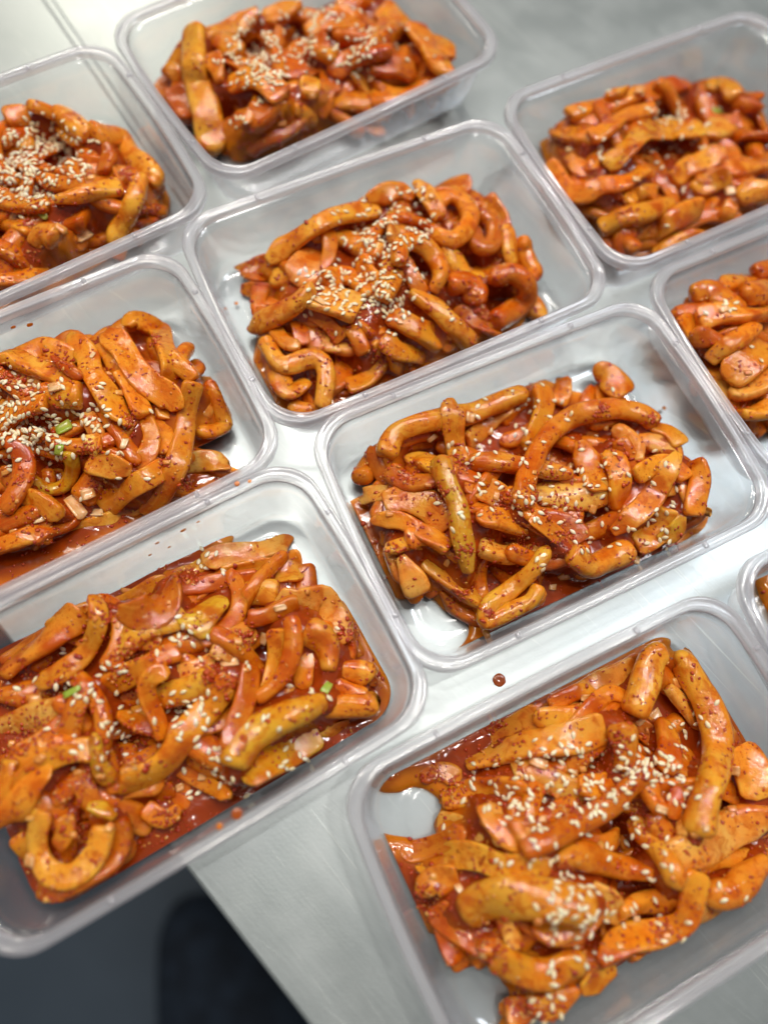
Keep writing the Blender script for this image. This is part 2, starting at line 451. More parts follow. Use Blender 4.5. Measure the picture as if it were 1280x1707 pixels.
# ------------------------------------------------------------ traced strips, bottom of each heap first
# "<width><form><tone> x,y x,y ..." in the pixels of an enlarged crop; form r round / n normal / f flat; tone o y p r g d
FR = {'A': (1.641, 500, 480), 'B': (1.7778, 0, 780), 'b': (2, 0, 1200), 'C': (1.8286, 580, 960), 'D': (2, 0, 400), 'E': (1.684, 280, 180),
      'F': (2, 0, 0), 'G': (1, 0, 0), 'H': (2, 640, 0), 'I': (1.641, 500, 480), 'i': (1, 0, 0), 'J': (1, 0, 0)}
STRIPS = {
'A': """60fr 200,420 215,480 235,520
60nr 250,400 300,360 350,330
70fp 460,430 520,350 565,295
55no 400,560 470,600 520,640
60no 850,650 860,700 870,740
70np 205,710 235,760 260,825
75np 270,735 300,790 330,838
55no 350,560 420,600 480,610
60nr 700,620 740,700 760,740
60fp 150,575 190,560 250,570
75fp 1070,555 1090,610 1125,652
60no 1085,470 1092,520 1080,570
70np 490,705 570,735 650,700
60np 960,420 1010,440 1005,530
60nr 900,600 930,660 900,720
70ny 340,740 400,790 470,845 505,868
50ny 205,722 280,700 350,705 410,728
60no 290,690 350,680 430,725
55no 155,645 230,632 300,650 375,690
80fp 450,535 520,560 575,615
75fp 700,555 790,570 850,560
60no 850,440 880,500 870,560
52np 880,400 905,430 930,475
50no 940,495 1000,482 1062,520
62ny 890,645 960,575 1005,505 1032,450
75fo 770,415 795,480 825,562
55fy 985,388 1030,395 1082,408
60nr 245,490 290,525 345,530
60ny 290,480 330,465 375,485
70no 480,630 560,640 620,650
78fr 635,640 740,660 768,700
60no 560,560 620,600 640,640
80fy 225,585 290,575 350,600 405,662
80fy 1000,600 975,680 940,745
50fg 1045,620 1030,680 1000,730
70ry 738,728 800,765 860,775 925,742
62ry 235,460 255,405 310,342 400,280 500,243 590,250
60no 400,275 415,340 420,400 430,450 442,488
60no 625,450 652,380 668,310 650,262
45ny 690,218 722,265 705,322
60rn 470,480 540,475 620,490 690,500 742,512
62rg 382,468 400,530 430,590 440,660 452,720 460,778
52ry 678,708 640,770 570,830 515,870 508,920 550,942 605,905 655,815
60ro 612,605 616,530 645,458 690,390 760,348 850,330 930,342 975,372
78fo 785,205 840,240 895,292
45fo 630,620 670,650 720,690""",
'B': """90fp 0,800 100,750 180,720
60no 420,600 480,560 530,530
80fp 560,620 620,600 680,560
70no 300,640 350,620 420,600
60ny 500,260 570,232 640,208 672,195
75fp 650,272 740,252 820,222 885,208
75fy 700,310 780,300 850,308 902,330
50nr 530,362 600,342 680,330 765,325
70fo 330,480 380,500 440,500
75ny 690,392 760,372 825,372
60fo 130,455 210,390 290,320 360,290 440,290
80ny 280,760 360,750 430,738
50fy 960,772 1000,780 1045,765
90fr 1015,545 1040,520 1052,490
80ry 990,612 1060,600 1115,612
60no 1010,648 1060,672 1090,680
80fp 690,520 722,490 755,470
60fp 850,690 900,668 940,640
50no 420,800 470,800 500,830
75ny 300,580 360,522 440,480 545,422
70ny 470,690 560,650 640,605
100fp 880,402 960,390 1015,420 1060,505
60nr 792,440 850,402 885,392
70no 880,515 900,560 905,610
90ry 905,478 960,520 972,600
115fo 835,640 842,560 842,475
60fr 700,590 720,640 715,700
110fg 730,955 800,892 880,832 955,795
75ro 860,722 950,708 1050,702 1120,722 1100,795
95rg 688,885 720,822 800,762 880,720 960,692
60fo 190,842 215,760 236,678
50no 0,922 60,872 130,832 190,820
60no 30,962 100,900 170,852 232,832
50ng 290,835 300,890 335,935
90fo 0,612 60,570 130,520 190,452 230,390
105fr 345,430 420,432 480,400 512,300
98fg 562,492 612,430 665,380
58no 270,378 285,440 280,510 250,570 190,602 105,630
50no 530,880 600,930 685,972
70fr 692,842 705,740 735,650 750,580
50no 480,810 470,760 440,700 440,632 505,600
85fo 350,935 425,920 500,868 540,800 590,740 640,680 682,612""",
'b': """70nr 390,330 405,420 350,505 290,570 180,602 100,642
60no 20,400 28,480 30,560
50nr 60,602 140,652 240,602
65no 480,290 550,335 600,285
70ny 148,300 128,400 150,490 210,530 280,500 330,430 345,350
60no 190,425 225,370 210,318
50ng 290,288 345,300 385,330
50no 0,290 20,200 35,130
85fo 0,360 60,282 120,202 175,150""",
'C': """80fr 250,1010 330,1080 400,1120
60no 640,1200 720,1182 800,1220 885,1252
70fo 560,1260 590,1300 620,1345
70no 480,1365 560,1332 630,1340
70no 600,1335 700,1400 780,1420
75fy 728,1305 800,1290 862,1275
60no 205,592 250,580 305,600
80fp 690,310 770,285 872,270
55no 585,352 640,340 692,345
70fo 390,500 440,450 500,402 562,368
55ny 560,432 620,425 692,425
55fo 700,452 740,392 800,352 850,382
60np 970,340 1020,392 1065,442
80fp 1060,185 1110,270 1150,350 1180,430 1212,492
95fp 1200,430 1250,520 1285,602
70no 1240,520 1330,650 1370,760
60no 1115,640 1160,665 1205,690
50no 390,1130 430,1120 462,1132
50np 490,1070 502,1100 512,1145
60no 560,1060 620,1100 682,1080
55no 1120,1082 1160,1065 1205,1050
60fp 1055,1062 1160,1062 1275,1000
80no 440,1170 520,1200 600,1212 655,1190
95fp 268,770 340,782 420,800 505,812
80fp 500,600 560,590 640,640 700,650
70no 700,640 750,650 800,640
60no 560,900 600,880 655,892
70fp 450,690 465,740 480,780
40no 398,700 425,755 472,795
40ry 510,745 525,775 548,805
80fy 150,935 210,890 300,860 400,860 470,880 535,890
85fo 200,1012 240,960 292,920
60no 920,720 960,780 1000,840
60no 700,800 770,820 820,780
70no 285,682 350,660 430,650 505,645
60no 1060,892 1120,862 1200,860 1275,840
70no 850,540 900,600 920,660
85ro 1080,972 1160,962 1310,940
100np 1015,852 1100,802 1200,760 1310,720
60fo 975,1290 990,1220 1012,1130
60no 880,1232 930,1215 962,1190
70no 770,1182 850,1112 950,1082 1035,1050 1052,960 1062,900
80fp 740,940 790,1000 835,1055
60no 830,1042 900,1002 1005,970
105fy 1180,520 1220,600 1275,680
50no 1030,530 1032,580 1030,625
40no 1002,640 998,690 990,745
50np 1065,620 1035,700 1020,805
70no 960,440 980,520 975,605
80ry 870,425 900,340 925,260 936,192
75ro 640,872 700,850 800,880 935,912
110ry 352,1030 420,992 520,980 620,990 745,1012
92fy 352,560 420,552 520,520 620,502 700,490 785,460
62rr 530,842 620,800 720,742 800,700 860,642 925,598
78ro 830,450 845,530 828,592
72ry 862,738 920,800 980,880 1012,952
82ry 1000,205 1040,300 1090,380 1120,460 1125,560 1100,650 1078,720 1064,790""",
'D': """80fp 0,450 60,460 100,500
60no -40,560 0,560 60,610
70nr 0,700 100,680 180,700
60no 600,410 615,460 640,500
60nr 100,1000 160,962 225,950
60nr 0,960 60,930 125,900
60no -60,1040 20,1010 100,985
55ro 590,410 615,368 682,350
60no 590,420 620,440 645,470
80fp 640,740 700,742 792,772
80rp 680,470 692,540 682,592
60np 280,580 330,640 352,692
55fp 295,650 315,680 335,710
60no 545,720 548,660 520,610
60no 420,752 490,730 512,660 488,610
60fy 0,330 80,330 160,350 225,375
70no 60,860 130,870 205,930
75ny -40,350 0,372 70,400 140,430 215,462
60no 330,350 370,382 402,430 430,462
90fy 290,730 360,752 440,772
50rg 85,790 150,830 212,820 242,760 230,700
60no 390,440 440,500 485,585
110ry 160,530 215,520 272,520
72fo 415,290 440,228 490,222 530,270 550,350 565,440 558,530 540,598
55ro 650,640 720,645 775,590 762,500 700,468
80fo 335,892 420,840 500,792 560,742
60ny 185,1000 240,972 340,940 430,900 505,860
60no -30,640 0,620 60,570 155,535
35nr 175,388 230,430 275,462
78fo 235,278 245,330 290,382 305,440 350,500 390,570 432,625
72no 645,470 622,580 610,680 580,770 540,850 485,915
92fo 345,305 400,350 450,430 510,490 580,530 592,570
62nr -10,655 50,680 82,740 62,830 5,905""",
'E': """80fr 185,425 230,400 275,430
60no 620,200 700,230 740,240
60nr 850,590 900,620 940,640
50no 640,745 645,720 640,695
60ny 290,480 310,485 340,480
80fp 380,650 440,642 505,660
60no 540,645 590,620 640,600
60nr 480,590 540,600 580,640
50ny 308,840 350,850 405,852
60fo 730,212 800,200 872,195
80fp 600,260 640,290 652,345
55no 280,320 340,310 430,278 510,240 545,218
50no 570,212 620,198 665,235
60ny 400,370 480,370 565,392
60no 420,560 480,580 540,560
90fp 350,492 400,440 445,420
60no 700,620 760,640 800,680
60ny 800,430 840,470 890,480
50rr 872,290 912,325 905,385 865,385 848,340
50ny 940,330 960,380 970,440
50ro 990,368 1030,380 1048,430 1005,490 955,492
50ro 740,350 795,375 842,325 832,262 780,245 745,290
62ny 1000,520 1022,560 1045,605
80rr 780,505 835,490 885,545
60rr 900,480 960,458 1005,500 985,560 915,602
60no 560,410 550,460 592,512
60no 630,400 622,470 600,542
50ro 645,440 660,382 720,385 765,450 742,515
60ny 280,432 340,382 420,332 500,300 592,280
120fp 400,525 460,540 535,572
60no 440,492 500,478 565,520
45ny 300,618 330,660 372,672
60no 230,700 280,770 340,800 392,768
70fo 600,640 650,682 722,692
60no 620,582 700,620 762,672
55no 500,782 560,762 602,702 580,655
62ry 680,520 750,560 800,612 852,662
50ny 655,160 700,210 740,262 766,312
60ny 208,632 280,592 350,552 402,500
55ry 270,650 320,722 400,702 440,722 442,790 430,845""",
'F': """80fr 0,560 60,522 155,500
80fr 460,720 500,725 545,732
60no 0,450 30,460 70,475
70nr 240,762 262,730 270,695
60no 318,742 335,710 352,675
60nr -40,815 60,850 130,890 195,900
60no -20,935 60,930 115,920
60no -40,700 40,740 100,780
55ny 0,370 20,370 45,375
50no 120,592 200,610 285,600
100ry 110,812 150,775 195,800
60no 150,382 200,410 255,450
62ny 60,308 120,320 190,360 250,412 302,445
60no -20,655 60,680 165,682
50nr 350,475 372,520 338,575
72ny 310,440 380,450 450,470 522,510 552,560 495,605
60ny 180,672 250,652 320,632 405,618
62ry 470,590 452,660 412,740 370,815""",
'G': """40fr 450,55 480,100 500,130
45nr 575,60 620,70 650,100
40no 640,60 670,30 705,-10
32no 420,12 450,0 485,-15
32no 560,0 590,-8 625,-15
40nr 280,150 298,165 312,185
40no 430,160 480,165 530,160
36no 640,162 700,150 762,130
50nr 410,245 440,225 482,200
50nr 392,195 420,200 452,182
34no 380,112 400,108 425,112
30nr 640,112 665,112 692,122
28no 728,60 742,75 752,98
34no 690,38 710,80 738,112 758,122
32no 248,112 285,70 320,36 360,15 402,5
34ny 488,180 505,188 524,204
34no 540,182 580,170 620,178 645,195
36ny 500,145 515,147 532,150
30nr 550,122 600,92 652,80
32no 520,82 540,85 562,90
32no 508,52 550,35 602,28
30ny 588,108 610,140 632,172
38no 383,145 430,132 472,165
30no 352,92 362,110 365,135
34no 345,72 370,68 400,90
42ny 325,38 324,90 330,140 345,190 357,255""",
'H': """60no 500,380 545,420 610,450
60nr 850,300 950,320 1025,332
70no 830,640 870,640 905,652
60no 1190,560 1240,550 1290,540
80fr 1190,442 1240,450 1295,460
70nr 1205,345 1250,330 1295,320
60no 600,640 660,700 720,720
60nr 850,262 920,240 995,272
60no 1040,240 1110,270 1175,325
60no 580,342 640,290 720,260 825,240
50no 738,322 770,300 805,282
60fp 560,500 610,495 645,545
40no 690,490 700,530 690,575
50no 800,590 815,630 820,685
62no 490,335 530,380 580,440 685,462
50no 690,462 750,420 830,380 905,350
75fp 1085,432 1120,420 1155,408
60no 540,548 600,620 660,650 750,620 835,590
80fy 745,562 800,500 880,450 980,430 1065,430
60ny 960,602 1010,560 1060,540 1135,500
70no 1035,645 1100,602 1155,580
50no 700,682 730,675 765,670
50no 1118,742 1140,700 1182,640
70ny 1175,645 1230,640 1290,640
62no 718,762 800,720 900,700 965,670
70no 888,795 960,732 1055,690
50ny 898,852 980,802 1065,780
60ry 755,825 795,795 845,835""",
'I': """60nr 1100,150 1160,180 1230,220
50no 1030,80 1045,100 1065,125
50nr 1058,132 1090,135 1125,142
80fp 1100,250 1150,300 1200,330
60np 1178,292 1240,270 1310,230
60no 1075,30 1120,10 1170,32
80fo 1158,252 1220,200 1290,160
60ny 1200,342 1250,335 1310,320
45ny 1118,202 1180,150 1245,100
55ny 1085,82 1180,72 1300,60
50no 1150,0 1200,-25 1260,-40
50nr 1220,-70 1260,-85 1310,-90
60no 1210,20 1260,10 1310,10""",
}
TONE = {'o': (.71, .32, .038), 'y': (.75, .41, .070), 'p': (.76, .45, .16), 'r': (.55, .17, .014), 'g': (.63, .42, .050), 'd': (.42, .11, .010), 'n': (.73, .365, .055)}
TONE_W = {'o': 'orange', 'y': 'amber', 'p': 'pale', 'r': 'red-coated', 'g': 'greenish', 'd': 'dark', 'n': 'orange amber'}
FORM_W = {'r': 'thick rounded', 'n': 'long', 'f': 'flat wide'}
WHERE = {'A': 'right-of-centre tub', 'B': 'lower left tub', 'C': 'lower right tub', 'D': 'mid left tub', 'E': 'upper middle tub',
         'F': 'upper left tub', 'G': 'top border tub', 'H': 'upper right tub', 'I': 'right border tub', 'J': 'tub corner at the right border'}

def parse(key):
    s, ox, oy = FR[key]
    out = []
    for ln in STRIPS[key].strip().split('\n'):
        h, *pp = ln.split()
        if '+' in h: continue
        w = int(''.join(c for c in h if c.isdigit()))
        f, t = [c for c in h if c.isalpha()]
        P = np.array([[float(a) for a in q.split(',')] for q in pp]) / s + [ox, oy]
        out.append((w / s, f, t, P))
    return out
TR = {k: parse(k) for k in STRIPS}
TR['B'] += TR.pop('b')

def to_tub(k, xy):
    x, y, th, _ = TUBS[k]
    q = np.asarray(xy) - [x, y]
    c, s = math.cos(th), math.sin(th)
    return np.stack([q[:, 0] * c + q[:, 1] * s, -q[:, 0] * s + q[:, 1] * c], 1)
def from_tub(k, q):
    x, y, th, _ = TUBS[k]
    c, s = math.cos(th), math.sin(th)
    q = np.asarray(q)
    return np.stack([q[:, 0] * c - q[:, 1] * s, q[:, 0] * s + q[:, 1] * c], 1) + [x, y]

# height map of everything lying in the tubs, 1 mm cells
GX0, GY0, CELL = -.45, -.20, .001
HM = np.full((850, 800), .0022)
def cell(x, y):
    return np.clip(((y - GY0) / CELL).astype(int), 0, HM.shape[0] - 1), np.clip(((x - GX0) / CELL).astype(int), 0, HM.shape[1] - 1)

def resample(P, step=.0019):
    d = np.r_[0, np.cumsum(np.linalg.norm(np.diff(P[:, :2], axis=0), axis=1))]
    n = max(8, int(d[-1] / step) + 1)
    t = np.linspace(0, d[-1], n)
    return np.stack([np.interp(t, d, P[:, i]) for i in range(P.shape[1])], 1)

def smooth1(z, sig):
    r = int(3 * sig) + 1
    k = np.exp(-.5 * (np.arange(-r, r + 1) / sig) ** 2); k /= k.sum()
    return np.convolve(np.pad(z, r, mode='edge'), k, 'valid')

def keep_inside(k, xyz, half):
    q = to_tub(k, xyz[:, :2])
    ins = .0056 + (RIM - np.clip(xyz[:, 2], 0, RIM)) / RIM * .006 + half * 1.12
    q[:, 0] = np.clip(q[:, 0], -L2 + ins, L2 - ins); q[:, 1] = np.clip(q[:, 1], -W2 + ins, W2 - ins)
    # rounded corners
    rc = .015
    a, b = L2 - ins - rc, W2 - ins - rc
    ex, ey = np.abs(q[:, 0]) - a, np.abs(q[:, 1]) - b
    m = (ex > 0) & (ey > 0) & (np.hypot(ex, ey) > rc)
    s = np.where(m, rc / np.maximum(np.hypot(ex, ey), 1e-9), 1)
    q[:, 0] = np.where(m, np.sign(q[:, 0]) * (a + ex * s), q[:, 0]); q[:, 1] = np.where(m, np.sign(q[:, 1]) * (b + ey * s), q[:, 1])
    xyz = xyz.copy(); xyz[:, :2] = from_tub(k, q)
    return xyz

OFFS = [(0, 0)] + [(math.cos(a) * r, math.sin(a) * r) for r in (.4, .75) for a in np.linspace(0, 2 * math.pi, 8, endpoint=False)]
ZCAP = .040
def settle(k, pts_fn, w, t, cap=None):
    ZC = cap or ZCAP
    """drape a strip on what already lies there; pts_fn(z) gives the axis for heights z"""
    P = pts_fn(np.array([.012]))
    z = np.full(len(P), .010)
    P = pts_fn(z)
    for it in range(4):
        P = keep_inside(k, P, w / 2)
        sup = np.zeros(len(P))
        acc = []
        for ox, oy in OFFS:
            iy, ix = cell(P[:, 0] + ox * w / 2, P[:, 1] + oy * w / 2)
            acc.append(HM[iy, ix] - .18 * t * math.hypot(ox, oy))
        sup = np.sort(np.array(acc), 0)[-4]
        want = sup + t * .46
        z = smooth1(want, 3.2)
        z = np.maximum(z, .0022 + t * .42)
        over = np.maximum(z - ZC * .75, 0)
        sl = .009 if cap is None else .003
        z = np.where(over > 0, ZC * .75 + sl * (1 - np.exp(-over / sl)), z)
        P = pts_fn(z)
    P = keep_inside(k, P, w / 2)
    P[:, 2] = z
    # stamp
    for i in range(len(P)):
        r = w / 2
        n = int(r / CELL) + 1
        iy, ix = cell(P[i:i + 1, 0], P[i:i + 1, 1]); iy, ix = iy[0], ix[0]
        y0, y1, x0, x1 = max(iy - n, 0), min(iy + n + 1, HM.shape[0]), max(ix - n, 0), min(ix + n + 1, HM.shape[1])
        yy, xx = np.mgrid[y0:y1, x0:x1]
        d2 = ((xx - ix) ** 2 + (yy - iy) ** 2) * CELL ** 2 / r ** 2
        top = P[i, 2] + t / 2 * np.sqrt(np.clip(1 - d2, 0, 1))
        sub = HM[y0:y1, x0:x1]
        HM[y0:y1, x0:x1] = np.where(d2 < 1, np.maximum(sub, top), sub)
    return P

NR = 16
def strip_mesh(P, w, t, form, rs, taper=None):
    n = len(P)
    P = P.copy()
    for c in range(3): P[:, c] = smooth1(P[:, c], 1.1)
    T = np.gradient(P, axis=0); T /= np.linalg.norm(T, axis=1)[:, None] + 1e-9
    Z = np.array([0, 0, 1.])
    S = np.cross(T, Z); S /= np.linalg.norm(S, axis=1)[:, None] + 1e-9
    U = np.cross(S, T)
    s = np.r_[0, np.cumsum(np.linalg.norm(np.diff(P, axis=0), axis=1))]
    u = s / s[-1]
    roll = rs.uniform(-.4, .4) + rs.uniform(-1.3, 1.3) * (u - .5) + .22 * np.sin(s / .011 + rs.uniform(0, 6))
    if form == 'f': roll = roll * 1.1
    wv = 1.0 + .09 * np.sin(s / rs.uniform(.007, .014) + rs.uniform(0, 6)) + .025 * np.sin(s / rs.uniform(.003, .005) + rs.uniform(0, 6))
    tv = 1 + .12 * np.sin(s / rs.uniform(.005, .01) + rs.uniform(0, 6))
    # ends: cut, rounded or pointed
    endl = {'r': .55, 'n': .40, 'f': .28}[form] * w
    e = []
    for d in (s, s[-1] - s):
        kind = rs.random()
        if kind < .22: prof = np.clip(.40 + .60 * d / (endl * 2.0), 0, 1) ** .8       # pointed
        elif kind < .78: prof = np.sqrt(np.clip(1 - (1 - np.clip(d / (.2 * w), 0, 1)) ** 2, .0, 1)) * .16 + .84   # blunt cut
        else: prof = np.sqrt(np.clip(1 - (1 - np.clip((d + endl * .12) / endl, 0, 1)) ** 2, 0, 1))
        e.append(prof)
    ev = np.minimum(e[0], e[1])
    a = w / 2 * wv * ev
    b = t / 2 * tv * np.sqrt(np.clip(ev, .25, 1))
    ang = np.linspace(0, 2 * math.pi, NR, endpoint=False)
    pw = {'r': .86, 'n': .66, 'f': .52}[form]
    ca, sa = np.cos(ang), np.sin(ang)
    ca, sa = np.sign(ca) * np.abs(ca) ** pw, np.sign(sa) * np.abs(sa) ** pw
    f1, f2, f3 = rs.uniform(0, 6, 3)
    lump = 1 + .035 * np.sin(s[:, None] / .0045 + 2 * ang[None] + f1) + .02 * np.sin(s[:, None] / .0028 - 3 * ang[None] + f2)
    sag = rs.uniform(-.22, .32) * (0 if form == 'r' else 1)        # curl across the width
    A = a[:, None] * ca[None] * lump
    wedge = rs.uniform(-.5, .5) * (0 if form == 'r' else 1)
    B = b[:, None] * sa[None] * lump * (1 + wedge * ca[None]) + sag * (A ** 2) / (w / 2 + 1e-9) - sag * .2 * w
    if form != 'r': B += .05 * w * np.sin(s[:, None] / .006 + f3) * ca[None]
    cr, sr = np.cos(roll)[:, None], np.sin(roll)[:, None]
    X, Y = A * cr - B * sr, A * sr + B * cr
    V = P[:, None, :] + S[:, None, :] * X[..., None] + U[:, None, :] * Y[..., None]
    st = np.stack([np.broadcast_to(s[:, None], A.shape) + rs.uniform(0, 1), A + rs.uniform(0, 1), B], 2)
    V = V.reshape(-1, 3); st = st.reshape(-1, 3)
    # domed end caps
    caps, cst = [], []
    for i, sg in ((0, -1), (n - 1, 1)):
        c = V[i * NR:(i + 1) * NR]
        ctr = c.mean(0)
        caps.append(ctr + (c - ctr) * .84 + T[i] * sg * .10 * t); cst.append(st[i * NR:(i + 1) * NR])
        caps.append((ctr + T[i] * sg * .14 * t)[None]); cst.append(st[i * NR:i * NR + 1])
    V = np.vstack([V] + caps); st = np.vstack([st] + cst)
    fs = []
    for i in range(n - 1):
        for j in range(NR):
            j2 = (j + 1) % NR
            fs.append((i * NR + j, (i + 1) * NR + j, (i + 1) * NR + j2, i * NR + j2))
    k = n * NR
    for j in range(NR):
        j2 = (j + 1) % NR
        fs += [(j, j2, k + j2, k + j), (k + j, k + j2, k + NR)]
    k2 = k + NR + 1; l = (n - 1) * NR
    for j in range(NR):
        j2 = (j + 1) % NR
        fs += [(l + j2, l + j, k2 + j, k2 + j2), (k2 + j2, k2 + j, k2 + NR)]
    return V, fs, st

REGION = {}
def region(k, p):
    """where in its tub, as the photograph shows it"""
    q = to_tub(k, np.asarray(p)[None, :2])[0]
    # the tub's long axis runs from lower left to upper right in the photograph
    a = 'left end' if q[0] < -.040 else 'left half' if q[0] < -.008 else 'middle' if q[0] < .014 else 'right half' if q[0] < .045 else 'right end'
    b = 'far side' if q[1] > .018 else 'near side' if q[1] < -.018 else 'centre line'
    return a, b
LABELS = {}
def describe(o, k, P, px, form, tone, w):
    ln = float(np.linalg.norm(np.diff(P, axis=0), axis=1).sum())
    ch = float(np.linalg.norm(P[-1] - P[0]))
    bend = 'straight' if ch > .95 * ln else 'slightly curved' if ch > .86 * ln else 'bent' if ch > .6 * ln else 'looped'
    size = 'short' if ln < .024 else 'long' if ln > .042 else 'medium'
    fw = {'r': 'thick', 'n': '', 'f': 'flat'}[form]
    a, b = region(k, P.mean(0))
    lab = ' '.join(f"{size} {bend} {fw} {TONE_W[tone]} strip".split())
    o['_k'] = k
    LABELS.setdefault((k, lab, a, b), []).append((float(px[:, 0].mean()), float(px[:, 1].mean()), o))
ORD = ['first', 'second', 'third', 'fourth', 'fifth', 'sixth', 'seventh']
def write_labels():
    for (k, lab, a, b), L in LABELS.items():
        L.sort(key=lambda q: q[0])
        for i, (_, _, o) in enumerate(L):
            pre = '' if len(L) == 1 else (('left ' if i == 0 else 'right ') if len(L) == 2 else ORD[i] + ' from left, ')
            del o['_k']
            tag(o, f"{pre}{lab}, {a} {b}, {WHERE[k]}", 'vegetable strip', f"pickled strips heaped in the {WHERE[k]}")

ALLV, ALLF, OWN = [], [], []
nv = 0
def collect(V, F):
    global nv
    ALLV.append(V); ALLF.extend([tuple(i + nv for i in f) for f in F]); nv += len(V)

def hull_pts(k):
    pts = np.vstack([at(P, .008)[:, :2] for _, _, _, P in TR[k]])
    q = to_tub(k, pts)
    return pts[(np.abs(q[:, 0]) < L2 - .006) & (np.abs(q[:, 1]) < W2 - .006)]

fillV, fillF, fillS, fn = [], [], [], 0
FILL = {'A': 50, 'B': 56, 'C': 50, 'D': 56, 'E': 48, 'F': 50, 'G': 50, 'H': 50, 'I': 44}
EXTRA = {'B': (-1, 0), 'D': (-1, 0), 'F': (-1, 0), 'G': (0, 1), 'H': (1, 0), 'I': (1, 0), 'C': (1, 0)}
PXS = {'A': 1., 'B': 1.1, 'C': 1.1, 'D': .95, 'E': .85, 'F': .8, 'G': .7, 'H': .75, 'I': .85}
for k in [c for c in 'ABCDEFGHI']:
    pts = hull_pts(k); q = to_tub(k, pts)
    # strips lying underneath, and beyond the picture's border
    for i in range(FILL[k]):
        rs = np.random.default_rng(1000 * ord(k) + i)
        c = q[rs.integers(len(q))] * .86 + q[rs.integers(len(q))] * .10
        if rs.random() < .4 and k in EXTRA:      # the part of the heap beyond the frame
            ex = EXTRA[k]
            cand = np.array([rs.uniform(-.066, .066), rs.uniform(-.040, .040)])
            wp = from_tub(k, cand[None])[0]
            v = np.array([*wp, .01]) - [0, 0, CAM_H]; v = v @ CR
            px = 640 + F_PX * v[0] / -v[2]; py = 853.5 - F_PX * v[1] / -v[2]
            if px < -15 or px > 1295 or py < -15 or py > 1720: c = cand
        th = rs.uniform(0, 6.28); ln = rs.uniform(.012, .024); cv = rs.uniform(-.9, .9)
        tt = np.linspace(-1, 1, 5)
        ax = np.stack([c[0] + ln * tt * math.cos(th) - cv * ln * .5 * tt ** 2 * math.sin(th), c[1] + ln * tt * math.sin(th) + cv * ln * .5 * tt ** 2 * math.cos(th)], 1)
        ax = resample(cat(np.c_[from_tub(k, ax), np.zeros(5)], 6))
        w = rs.uniform(.0075, .0115); form = 'nnfr'[rs.integers(4)]
        t = w * {'r': .82, 'n': .58, 'f': .32}[form]
        def fn_(z, ax=ax):
            p = ax.copy(); p[:, 2] = z if np.ndim(z) and len(z) == len(p) else np.asarray(z).ravel()[0]
            return p
        P = settle(k, fn_, w, t, rs.choice([.014, .018, .023]))
        V, F, st = strip_mesh(P, w, t, form, rs)
        fillV.append(V); fillF += [tuple(x + fn for x in f) for f in F]; fillS.append(st); fn += len(V)
        collect(V, F)
    # the traced ones
    def loose(i):
        global fn
        rs = np.random.default_rng(9000 * ord(k) + i)
        c = q[rs.integers(len(q))] * .74 + rs.normal(0, .006, 2)
        th = rs.uniform(0, 6.28); ln = rs.uniform(.016, .026); cv = rs.uniform(-1.3, 1.3)
        tt = np.linspace(-1, 1, 6)
        ax = np.stack([c[0] + ln * tt * math.cos(th) - cv * ln * .6 * tt ** 2 * math.sin(th), c[1] + ln * tt * math.sin(th) + cv * ln * .6 * tt ** 2 * math.cos(th)], 1)
        ax = resample(cat(np.c_[from_tub(k, ax), np.zeros(6)], 6))
        w = rs.uniform(.0062, .0085); form = 'nrf'[rs.integers(3)]
        t = w * {'r': .85, 'n': .65, 'f': .36}[form]
        def f3(z, ax=ax):
            p = ax.copy(); p[:, 2] = z if np.ndim(z) and len(z) == len(p) else np.asarray(z).ravel()[0]
            return p
        P = settle(k, f3, w, t, .030)
        V, F, st = strip_mesh(P, w, t, form, rs)
        fillV.append(V); fillF.extend([tuple(x + fn for x in f) for f in F]); fillS.append(st); fn += len(V)
        collect(V, F)
    for i, (wp, form, tone, px) in enumerate(TR[k]):
        if .15 * len(TR[k]) < i < .6 * len(TR[k]) and i % 2 == 0: loose(i)
        rs = np.random.default_rng(50 * ord(k) + i * 7 + 3)
        c = cat(px, 8)
        ext = 0
        if i < .68 * len(TR[k]) and form != 'r':      # the strip runs on under its neighbours
            ext = 30 * PXS[k] * rs.uniform(.6, 1.2)
            t0 = c[0] - c[3]; t0 /= np.linalg.norm(t0) + 1e-9; t1 = c[-1] - c[-4]; t1 /= np.linalg.norm(t1) + 1e-9
            mid = np.mean([q_.mean(0) for _, _, _, q_ in TR[k]], 0)
            new = []
            for e_, tv_ in ((c[0], t0), (c[-1], t1)):
                inward = (mid - e_); inward /= np.linalg.norm(inward) + 1e-9
                new.append(tv_ if tv_ @ inward > .1 else None)
            bend_ = rs.uniform(-.5, .5, 2)
            if new[0] is not None:
                nn_ = np.array([-t0[1], t0[0]]); c = np.vstack([[c[0] + t0 * ext * f_ + nn_ * bend_[0] * ext * f_ ** 2 for f_ in (1, .8, .6, .4, .2)], c])
            if new[1] is not None:
                nn_ = np.array([-t1[1], t1[0]]); c = np.vstack([c, [c[-1] + t1 * ext * f_ + nn_ * bend_[1] * ext * f_ ** 2 for f_ in (.2, .4, .6, .8, 1)]])
        base = resample(at(c, .012))
        tpar = np.r_[0, np.cumsum(np.linalg.norm(np.diff(at(c, .012)[:, :2], axis=0), axis=1))]
        n = len(base); tq = np.linspace(0, tpar[-1], n)
        if i < .8 * len(TR[k]):                       # limp, never quite straight
            gcr = np.gradient(c, axis=0); gcr /= np.linalg.norm(gcr, axis=1)[:, None] + 1e-9
            c = c + np.stack([-gcr[:, 1], gcr[:, 0]], 1) * (rs.uniform(1.5, 5) * PXS[k] * np.sin(tpar / rs.uniform(.0045, .008) + rs.uniform(0, 6)))[:, None]
